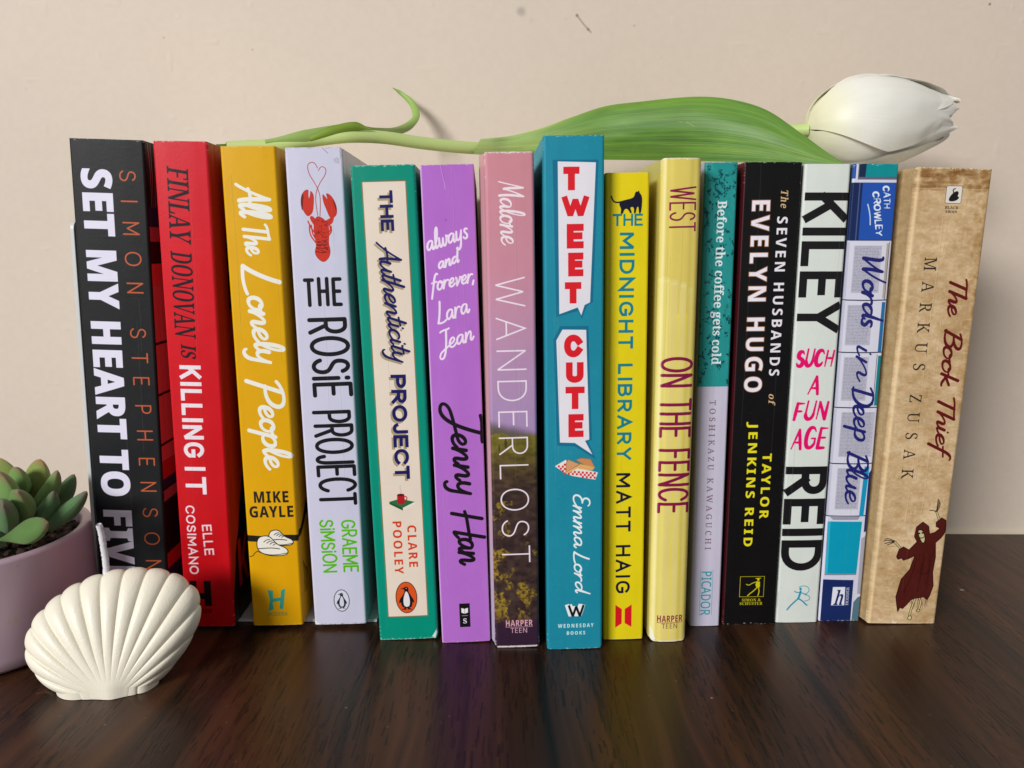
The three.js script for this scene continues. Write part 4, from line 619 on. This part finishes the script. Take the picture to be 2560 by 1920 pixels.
{
  const t = thing('tulip', 'white tulip with green leaves lying along the tops of the books', 'flower');
  const lc = canvas(1024, 512), lb = canvas(1024, 512), g = lc.getContext('2d'); lb.getContext('2d').fillRect(0, 0, 1024, 512); g.fillRect(0, 0, 1024, 512);
  perPixel(lc, (x, y, d, i) => { const s = x / 1024, n = fbm(x / 240, y / 20, 31, 4) - 0.5, f = vnoise(x / 300, y / 3.2, 33) - 0.5, m = fbm(x / 70, y / 50, 35, 3) - 0.5, base = smooth(0.36, 0.0, s), k = 1 + (n * 0.26 + f * 0.03 + m * 0.2) * (1 - base * 0.85); d[i] = (104 + 86 * base) * k + n * 26; d[i + 1] = (148 + 62 * base) * k; d[i + 2] = (54 + 78 * base) * k - n * 18; d[i + 3] = 255; });
  g.lineCap = 'round'; for (const [a, b, c, e] of [[560, 128, 640, 124], [520, 132, 560, 120], [690, 118, 720, 122], [576, 300, 600, 264], [556, 308, 566, 300]]) { g.strokeStyle = 'rgba(206,222,184,.5)'; g.lineWidth = 2; g.beginPath(); g.moveTo(a, b); g.lineTo(c, e); g.stroke(); }
  perPixel(lb, (x, y, d, i) => { const f = vnoise(x / 300, y / 5, 37) * 0.6 + vnoise(x / 400, y / 16, 39) * 0.4; d[i] = d[i + 1] = d[i + 2] = 255 * f; d[i + 3] = 255; });
  const leafM = new THREE.MeshPhysicalMaterial({ map: tex(lc), bumpMap: tex(lb, false), bumpScale: 0.0001, roughness: 0.5, transmission: 0.15, thickness: 0, side: THREE.DoubleSide });
  const stemM = new THREE.MeshPhysicalMaterial({ color: lin('#c0d488'), roughness: 0.45, specularIntensity: 0.7 });
  const curlM = new THREE.MeshPhysicalMaterial({ color: lin('#98b860'), roughness: 0.5, side: THREE.DoubleSide, transmission: 0.1, thickness: 0 });
  const stem = new THREE.CatmullRomCurve3([V(-0.122, 0.2066, -0.342), V(-0.099, 0.2086, -0.346), V(-0.0848, 0.2113, -0.35), V(-0.0727, 0.2129, -0.352), V(-0.0589, 0.2134, -0.358), V(-0.0406, 0.2119, -0.366), V(-0.0192, 0.2110, -0.375), V(0.0034, 0.2122, -0.3855), V(0.05, 0.216, -0.392), V(0.09, 0.218, -0.385), V(0.118, 0.2175, -0.366), V(0.133, 0.2176, -0.36)]);
  const sg = new THREE.TubeGeometry(stem, 120, 0.0028, 16), sp = sg.attributes.position;
  obj('stem', sg, stemM, t);
  const cap = new THREE.CircleGeometry(0.0028, 16); cap.rotateY(-Math.PI / 2); cap.translate(-0.122, 0.2066, -0.342); obj('stem_end', cap, stemM, t);
  // the broad leaf: bottom edge resting on the tops, top edge arching above
  const bot = new THREE.CatmullRomCurve3([V(-0.0185, 0.2079, -0.3725), V(-0.010, 0.2078, -0.3755), V(0.0034, 0.2082, -0.381), V(0.0225, 0.2068, -0.3815), V(0.0454, 0.2064, -0.38), V(0.0783, 0.2054, -0.373), V(0.1102, 0.2028, -0.355), V(0.126, 0.2006, -0.342), V(0.1387, 0.1996, -0.334)]);
  const top = new THREE.CatmullRomCurve3([V(-0.0150, 0.2148, -0.3728), V(-0.0090, 0.2156, -0.3755), V(-0.001, 0.2173, -0.381), V(0.0129, 0.2208, -0.382), V(0.0275, 0.2258, -0.381), V(0.0435, 0.2308, -0.38), V(0.0590, 0.2322, -0.376), V(0.0856, 0.2335, -0.37), V(0.1000, 0.2314, -0.366), V(0.1128, 0.2262, -0.36), V(0.1253, 0.2150, -0.35), V(0.1342, 0.2052, -0.34), V(0.1392, 0.2002, -0.334)]);
  const NS = 90, NT = 26, pos = [], uv = [], idx = [];
  for (const sgn of [1, -1]) {
    const at = pos.length / 3;
    for (let i = 0; i <= NS; i++) for (let j = 0; j <= NT; j++) {
      const s = i / NS, k = j / NT, a = bot.getPointAt(s), b = top.getPointAt(s), w = a.distanceTo(b), p = a.clone().lerp(b, k);
      p.z += Math.sin(Math.PI * k) * (w * 0.16 * smooth(0, 0.2, s) + 0.0013 * smooth(0.2, 0, s)) + Math.sin(k * 9 + s * 3) * 0.0003 * smooth(0.05, 0.3, s) * (1 - s) * 1.6 + (fbm(s * 5, k * 4, 51, 2) - 0.5) * 0.0016 * smooth(0, 0.25, 1 - Math.abs(2 * s - 1)) + sgn * 0.00035;
      pos.push(p.x, p.y, p.z); uv.push(s, 1 - k);
    }
    for (let i = 0; i < NS; i++) for (let j = 0; j < NT; j++) { const a = at + i * (NT + 1) + j, b = a + 1, q = a + NT + 1, e = q + 1; sgn > 0 ? idx.push(a, q, b, b, q, e) : idx.push(a, b, q, b, e, q); }
  }
  const lg = new THREE.BufferGeometry(); lg.setAttribute('position', new THREE.Float32BufferAttribute(pos, 3)); lg.setAttribute('uv', new THREE.Float32BufferAttribute(uv, 2)); lg.setIndex(idx); lg.computeVertexNormals();
  obj('broad_leaf', lg, leafM, t);
  // the thin leaf that clasps the stem and curls up
  const up = V(0, 1, 0.25), back = V(0.55, 0.1, 0.85), side = V(-0.85, 0.1, -0.5);
  obj('curled_leaf', ribbon([V(-0.106, 0.2090, -0.3425), V(-0.088, 0.2120, -0.347), V(-0.0735, 0.2158, -0.354), V(-0.064, 0.2175, -0.370), V(-0.0575, 0.2213, -0.395), V(-0.0527, 0.2258, -0.407), V(-0.0500, 0.2316, -0.4145), V(-0.0529, 0.2391, -0.4205), V(-0.0586, 0.2442, -0.4235), V(-0.0628, 0.2468, -0.4225)],
    [0.0012, 0.0032, 0.0028, 0.0018, 0.0019, 0.0022, 0.0021, 0.0017, 0.0011, 0.0002], [up, up, up, V(0, 1, 0.3), V(-0.3, 0.9, 0.0), V(-0.6, 0.6, -0.3), side, side, V(-0.7, -0.4, -0.4), V(-0.6, -0.6, -0.3)], 0.0008, 0.3), curlM, t);
  obj('sheath_leaf', ribbon([V(-0.088, 0.2108, -0.3465), V(-0.078, 0.2146, -0.3485), V(-0.070, 0.2168, -0.350), V(-0.0625, 0.2162, -0.353)], [0.0012, 0.0026, 0.0024, 0.0003], [V(0, 0.8, 0.5), V(0, 0.6, 0.7), V(0, 0.6, 0.7), V(0, 1, 0.3)], 0.0006, 0.35), new THREE.MeshPhysicalMaterial({ color: lin('#88a83c'), roughness: 0.5, side: THREE.DoubleSide }), t);
  obj('leaf_end', ribbon([V(-0.128, 0.2074, -0.345), V(-0.12, 0.2079, -0.347), V(-0.112, 0.2083, -0.349)], [0.0016, 0.0018, 0.0008], [V(0, 0.5, 0.8), V(0, 0.5, 0.8), V(0, 0.5, 0.8)], 0.0005, 0.2, 20, 8), new THREE.MeshPhysicalMaterial({ color: lin('#6e8a34'), roughness: 0.5, side: THREE.DoubleSide }), t);
  // the bloom
  const pc = canvas(512, 512), pg = pc.getContext('2d'); pg.fillRect(0, 0, 512, 512);
  perPixel(pc, (x, y, d, i) => { const s = x / 512, n = (vnoise(x / 160, y / 4, 43) - 0.5) * 9 + (fbm(x / 90, y / 60, 44, 3) - 0.5) * 10, b = smooth(0.3, 0, s); d[i] = 251 - 8 * b + n * 0.4; d[i + 1] = 250 - 8 * b + n * 0.4; d[i + 2] = 243 - 34 * b + n * 0.4; d[i + 3] = 255; });
  const petalM = new THREE.MeshPhysicalMaterial({ map: tex(pc), roughness: 0.44, transmission: 0.2, thickness: 0, side: THREE.DoubleSide, specularIntensity: 0.8 });
  const base = V(0.1318, 0.2178, -0.3605), axis = V(0.0665, 0.0062, -0.002), len = axis.length(), A = axis.clone().normalize(), U = V(0, 1, 0).addScaledVector(A, -A.y).normalize(), F = A.clone().cross(U).normalize();
  const petal = (az, span, R, lenK, tip, lift, seed) => {
    const N = 40, M = 28, P = [], Q = [], I = [];
    for (const sgn of [1, -1]) {
      const at = P.length / 3;
      for (let i = 0; i <= N; i++) for (let j = 0; j <= M; j++) {
        const s = i / N, k = (j / M) * 2 - 1, prof = s < 0.4 ? Math.sqrt(Math.max(0, 1 - (1 - s / 0.4) ** 2)) ** 0.92 : 1 - (1 - tip) * Math.pow((s - 0.4) / 0.6, 1.75);
        const w = span * (s < 0.5 ? Math.min(1, 0.5 + s * 1.1) : Math.pow(Math.max(0.0, 1 - ((s - 0.5) / 0.5) ** 4), 0.5)), ang = az + k * w;
        const wave = (fbm(s * 3 + seed, k * 2.2, 50 + seed, 3) - 0.5) * 0.002 * s + (Math.abs(k) > 0.7 ? (vnoise(s * 12, seed * 7 + Math.sign(k), 5) - 0.5) * 0.001 * s : 0);
        const rad = R * prof * (1 + 0.05 * Math.abs(k) ** 3 * s) + lift * s * s + wave + sgn * 0.00025, end = s * lenK * len * (1 - 0.03 * k * k) + (s > 0.85 ? (vnoise(k * 5, seed, 8) - 0.5) * 0.0026 * (s - 0.85) / 0.15 : 0);
        const p = base.clone().addScaledVector(A, end).addScaledVector(U, Math.cos(ang) * rad).addScaledVector(F, Math.sin(ang) * rad);
        P.push(p.x, p.y, p.z); Q.push(s, (k + 1) / 2);
      }
      for (let i = 0; i < N; i++) for (let j = 0; j < M; j++) { const a = at + i * (M + 1) + j, b = a + 1, q = a + M + 1, e = q + 1; sgn > 0 ? I.push(a, b, q, b, e, q) : I.push(a, q, b, b, q, e); }
    }
    const g = new THREE.BufferGeometry(); g.setAttribute('position', new THREE.Float32BufferAttribute(P, 3)); g.setAttribute('uv', new THREE.Float32BufferAttribute(Q, 2)); g.setIndex(I); g.computeVertexNormals();
    obj('petal', g, petalM, t);
  };
  const R = 0.0198, D = Math.PI / 180;                                // azimuth 0 = up, 90 = towards the camera
  petal(20 * D, 1.15, R * 0.94, 1.02, 0.34, 0, 1); petal(140 * D, 1.15, R * 0.95, 0.985, 0.34, 0, 2); petal(260 * D, 1.15, R * 0.94, 1.0, 0.34, 0, 3);
  petal(64 * D, 1.18, R * 1.05, 0.985, 0.24, 0, 4); petal(-30 * D, 1.05, R * 1.04, 1.02, 0.38, 0, 5); petal(200 * D, 1.1, R * 1.03, 1.0, 0.36, 0, 6);
}

// ------------------------------------------------------------------ shell candle
{
  const t = thing('shell_candle', 'cream scallop shell candle with a white wick standing before the books', 'candle');
  const K = 0.000131, keys = [[-100, 92], [-88, 128], [-79, 172], [-71, 222], [-63, 262], [-56, 281], [-46, 296], [-26, 309], [0, 322], [26, 337], [39, 324], [46, 296], [52, 256], [58, 208], [67, 146], [80, 98], [100, 72]];
  const Rad = (deg) => { let i = 0; while (i < keys.length - 2 && deg > keys[i + 1][0]) i++; const [a, p] = keys[i], [b, q] = keys[i + 1], f = Math.min(1, Math.max(0, (deg - a) / (b - a))); return (p + (q - p) * f) * K; };
  const N = 300, M = 60, P = [], I = [], ribs = 15, tilt = 0.26;
  const edge = (deg, lobe) => (Rad(deg - 4) + Rad(deg) * 2 + Rad(deg + 4)) / 4 * (1 + 0.035 * lobe) + 0.003 * smooth(95, 40, Math.abs(deg));
  const point = (i, j, sgn) => {
    const deg = -79 + 154 * i / N, phi = deg * Math.PI / 180, s = j / M, f = ((i / N) * ribs) % 1, x = 2 * f - 1, lobe = Math.sqrt(Math.max(0, 1 - x * x * 0.97)) - 0.55;
    const R = edge(deg, lobe), rho0 = Math.min(0.96, 0.0042 / (Math.cos(phi) * R * 1.03)), rho = rho0 + (1 - rho0) * Math.sin(s * Math.PI / 2);
    const dome = Math.pow(Math.max(0, 1 - Math.pow(rho, 2.6)), 0.5) * (0.0125 * (0.72 + 0.28 * Math.cos(phi))) * (0.97 + 0.03 * smooth(0.05, 0.5, rho));
    const rib = 0.0016 * lobe * smooth(0.12, 0.75, rho) * Math.pow(Math.max(0, 1 - Math.pow(rho, 9)), 0.5);
    const X = Math.sin(phi) * R * rho, Y = Math.cos(phi) * R * rho * 1.03 - 0.0042;
    return [X, Y, sgn > 0 ? dome + rib : -dome * 0.62 - rib * 0.6];
  };
  for (const sgn of [1, -1]) {
    const at = P.length / 3;
    for (let j = 0; j <= M; j++) for (let i = 0; i <= N; i++) {
      let [x, y, z] = point(i, j, sgn);
      const Y = y * Math.cos(tilt) + z * Math.sin(tilt), Z = z * Math.cos(tilt) - y * Math.sin(tilt);
      const lo = -0.0; P.push(x, j ? Math.max(lo, Y) : 0, Z);
    }
    for (let j = 0; j < M; j++) for (let i = 0; i < N; i++) { const a = at + j * (N + 1) + i, b = a + 1, q = a + N + 1, e = q + 1; sgn > 0 ? I.push(a, q, b, b, q, e) : I.push(a, b, q, b, e, q); }
  }
  const g = new THREE.BufferGeometry(); g.setAttribute('position', new THREE.Float32BufferAttribute(P, 3)); g.setIndex(I); g.computeVertexNormals();
  const uvs = new Float32Array(P.length / 3 * 2); for (let i = 0; i < P.length / 3; i++) { uvs[2 * i] = P[3 * i] * 20; uvs[2 * i + 1] = P[3 * i + 1] * 20; } g.setAttribute('uv', new THREE.BufferAttribute(uvs, 2));
  const bc = canvas(512, 512); bc.getContext('2d').fillRect(0, 0, 512, 512); perPixel(bc, (x, y, d, i) => { const n = vnoise(x / 3, y / 3, 90) * 0.5 + fbm(x / 14, y / 14, 91, 3) * 0.5; d[i] = d[i + 1] = d[i + 2] = 255 * n; d[i + 3] = 255; });
  const wax = new THREE.MeshPhysicalMaterial({ color: lin('#f2ecda'), roughness: 0.4, specularIntensity: 0.9, bumpMap: tex(bc, false), bumpScale: 0.00008 });
  obj('shell', g, wax, t);
  const wk = new THREE.CatmullRomCurve3([V(-0.0045, 0.038, -0.0105), V(-0.0043, 0.045, -0.0108), V(-0.0047, 0.051, -0.0111), V(-0.0051, 0.0575, -0.0110), V(-0.0056, 0.0602, -0.0107)]);
  const wg = new THREE.TubeGeometry(wk, 40, 0.0012, 8), wp = wg.attributes.position; for (let i = 0; i < wp.count; i++) { const y = wp.getY(i); wp.setX(i, wp.getX(i) + (hash2(Math.round(y * 9000), i % 9, 4) - 0.5) * 0.0003); } wg.computeVertexNormals();
  obj('wick', wg, new THREE.MeshStandardMaterial({ color: lin('#dedce4'), roughness: 0.8 }), t);
  t.position.set(-0.1503, 0.0002, -0.2705); t.rotation.y = 0.2;
}

// ------------------------------------------------------------------ potted succulent
{
  const t = thing('potted_succulent', 'green fuzzy-leaved succulent in a mauve speckled pot beside the shell candle', 'plant');
  t.position.set(-0.2255, 0, -0.306); t.scale.set(1.05, 0.95, 1.05);
  const c = canvas(1024, 256), g = c.getContext('2d'), r = rng(8); g.fillStyle = '#cdb2c2'; g.fillRect(0, 0, 1024, 256);
  perPixel(c, (x, y, d, i) => { const n = (fbm(x / 80, y / 80, 81, 3) - 0.5) * 12; d[i] += n; d[i + 1] += n; d[i + 2] += n; });
  for (let k = 0; k < 230; k++) { const x = r() * 1024, y = r() * 256, s = 1.2 + r() * 4.2; poly(g, [x, y, x + s * (0.6 + r()), y + s * (r() - 0.5), x + s * 0.8 * r(), y + s * (0.3 + r() * 0.6)], r() < 0.75 ? `rgba(206,178,110,${0.45 + r() * 0.5})` : `rgba(128,150,160,${0.3 + r() * 0.3})`); }
  const pts = [[0, 0.0004], [0.036, 0.0004], [0.0392, 0.001], [0.0412, 0.003], [0.0418, 0.007], [0.042, 0.02], [0.042, 0.04], [0.042, 0.0478], [0.0414, 0.0492], [0.0402, 0.0497], [0.0388, 0.0494], [0.0376, 0.0484], [0.0372, 0.044], [0.0372, 0.036], [0, 0.036]].map(([x, y]) => new THREE.Vector2(x, y));
  obj('pot', new THREE.LatheGeometry(pts, 96), new THREE.MeshPhysicalMaterial({ map: tex(c), roughness: 0.36 }), t);
  const soil = new THREE.CircleGeometry(0.0371, 60); soil.rotateX(-Math.PI / 2); soil.translate(0, 0.0432, 0); obj('soil', soil, new THREE.MeshStandardMaterial({ color: lin('#2a1d18'), roughness: 1 }), t);
  const stones = [], rs = rng(33);
  for (let k = 0; k < 420; k++) { const a = rs() * 6.283, q = Math.sqrt(rs()) * 0.036, s = 0.0008 + rs() * rs() * 0.0026, e = new THREE.IcosahedronGeometry(s, 1), p = e.attributes.position, cc = new Float32Array(p.count * 3), tone = [[0.04, 0.022, 0.015], [0.09, 0.045, 0.02], [0.03, 0.02, 0.017], [0.2, 0.15, 0.1]][Math.floor(rs() * rs() * 4)]; for (let i = 0; i < p.count; i++) { const f = 0.75 + 0.5 * hash2(Math.round(p.getX(i) * 1e6), Math.round(p.getY(i) * 1e6), k); p.setXYZ(i, p.getX(i) * f, p.getY(i) * f * 0.8, p.getZ(i) * f); cc.set(tone, i * 3); } e.setAttribute('color', new THREE.BufferAttribute(cc, 3)); e.translate(Math.cos(a) * q, 0.0436 + rs() * 0.0012, Math.sin(a) * q); e.computeVertexNormals(); stones.push(e); }
  const st = obj('pebbles', mergeGeometries(stones), new THREE.MeshStandardMaterial({ vertexColors: true, roughness: 0.95 }), t); st.userData.kind = 'stuff';
  // leaves: [base, tip, width, thickness, face normal, hue]
  const lc = canvas(256, 256); lc.getContext('2d').fillRect(0, 0, 256, 256);
  const fuzz = canvas(256, 256); fuzz.getContext('2d').fillRect(0, 0, 256, 256); perPixel(fuzz, (x, y, d, i) => { d[i] = d[i + 1] = d[i + 2] = 255 * (hash2(x, y, 71) * 0.6 + vnoise(x / 3, y / 3, 72) * 0.4); d[i + 3] = 255; });
  const fuzzT = tex(fuzz, false); fuzzT.repeat.set(2, 2);
  const mats = ['#69934a', '#8fa250', '#7ca556', '#588450'].map((h) => new THREE.MeshPhysicalMaterial({ vertexColors: true, color: lin(h), roughness: 0.62, sheen: 0.6, sheenColor: new THREE.Color(0.85, 0.88, 0.8), sheenRoughness: 0.5, bumpMap: fuzzT, bumpScale: 0.0003 }));
  const succLeaf = (b, e, w, th, n, hue, bend = 0.003) => {
    const B = V(...b), E = V(...e); B.y *= 1.06; E.y *= 1.084; const ax = E.clone().sub(B), L = ax.length(); ax.normalize(); const N = V(...n); N.addScaledVector(ax, -N.dot(ax)).normalize(); const S = ax.clone().cross(N);
    const NS = 28, NA = 22, P = [], C = [], Q = [], I = [];
    for (let i = 0; i <= NS; i++) for (let j = 0; j <= NA; j++) {
      const s = i / NS, a = (j / NA) * 2 * Math.PI, prof = Math.pow(Math.max(0, Math.sin(Math.PI * Math.min(1, 0.012 + 0.988 * Math.pow(s, 1.25)))), 0.62) * (0.42 + 0.58 * smooth(0, 0.6, s)) * 1.14;
      const p = B.clone().addScaledVector(ax, s * L).addScaledVector(N, -bend * Math.sin(Math.PI * s)).addScaledVector(S, Math.cos(a) * w * prof * (1 + 0.02 * Math.sin(9 * s))).addScaledVector(N, Math.sin(a) * th * prof * (Math.sin(a) > 0 ? 0.55 : 1));
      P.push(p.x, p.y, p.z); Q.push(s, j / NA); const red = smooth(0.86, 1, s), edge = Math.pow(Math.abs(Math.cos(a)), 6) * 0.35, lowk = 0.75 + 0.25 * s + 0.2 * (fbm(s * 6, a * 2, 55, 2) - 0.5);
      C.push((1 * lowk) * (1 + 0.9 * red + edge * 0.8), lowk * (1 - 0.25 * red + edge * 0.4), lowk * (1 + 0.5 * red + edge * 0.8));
    }
    for (let i = 0; i < NS; i++) for (let j = 0; j < NA; j++) { const a = i * (NA + 1) + j, q = a + NA + 1; I.push(a, q, a + 1, a + 1, q, q + 1); }
    const geo = new THREE.BufferGeometry(); geo.setAttribute('position', new THREE.Float32BufferAttribute(P, 3)); geo.setAttribute('color', new THREE.Float32BufferAttribute(C, 3)); geo.setAttribute('uv', new THREE.Float32BufferAttribute(Q, 2)); geo.setIndex(I); geo.computeVertexNormals();
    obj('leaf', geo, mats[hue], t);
  };
  // the ones the camera sees, right of the centre
  const cam = [-0.1, 0.45, 0.9];
  succLeaf([0.020, 0.049, 0.007], [0.0515, 0.0657, 0.0076], 0.0043, 0.0042, [-0.35, 0.9, 0.3], 3);
  succLeaf([0.0300, 0.0553, 0.0295], [0.0478, 0.0602, 0.0276], 0.0047, 0.0042, [-0.3, 0.6, 0.75], 0, 0.001);
  succLeaf([0.020, 0.050, 0.006], [0.0405, 0.0665, 0.0105], 0.0039, 0.0042, [-0.6, 0.6, 0.4], 3);
  succLeaf([0.016, 0.051, 0.001], [0.034, 0.0708, -0.0038], 0.0040, 0.0042, [-0.6, 0.5, 0.5], 2);
  succLeaf([0.018, 0.050, -0.004], [0.0350, 0.0662, -0.0133], 0.0040, 0.0042, [-0.5, 0.5, 0.6], 3);
  succLeaf([0.014, 0.052, -0.004], [0.0234, 0.0735, -0.0105], 0.0052, 0.0046, [-0.2, 0.3, 0.9], 1);
  succLeaf([0.012, 0.053, -0.001], [0.0195, 0.0730, -0.001], 0.0046, 0.0042, [-0.3, 0.2, 0.9], 2);
  succLeaf([0.020, 0.050, 0.008], [0.0325, 0.0690, 0.0190], 0.0058, 0.0045, cam, 0, 0.002);
  succLeaf([0.014, 0.049, 0.012], [0.0330, 0.0672, 0.0285], 0.0064, 0.0045, cam, 3, 0.002);
  succLeaf([0.012, 0.051, 0.006], [0.0235, 0.0752, 0.0145], 0.0074, 0.0048, cam, 2, 0.002);
  succLeaf([0.006, 0.052, -0.006], [0.003, 0.0735, -0.0135], 0.0064, 0.0045, [0, 0.3, 0.9], 1);
  succLeaf([0.016, 0.049, 0.012], [0.0270, 0.0555, 0.0300], 0.0052, 0.0042, [-0.2, 0.9, 0.3], 3, 0.001);
  succLeaf([0.020, 0.048, 0.002], [0.0400, 0.0560, 0.0020], 0.0044, 0.0042, [-0.3, 0.9, 0.1], 0, 0.001);
  // and round the far side
  for (const [a, l, y] of [[2.7, 0.030, 0.062], [3.3, 0.031, 0.064], [3.9, 0.03, 0.06], [4.5, 0.026, 0.066], [2.2, 0.022, 0.072], [3.6, 0.016, 0.074], [5.3, 0.026, 0.062], [1.9, 0.028, 0.056]]) succLeaf([0.010 + Math.cos(a) * 0.004, 0.047, 0.002 + Math.sin(a) * 0.004], [0.010 + Math.cos(a) * l, y, 0.002 + Math.sin(a) * l], 0.0062, 0.0048, [-Math.cos(a) * 0.5, 0.8, -Math.sin(a) * 0.5], a > 3 ? 0 : 3);
}

renderer.render(scene, camera);
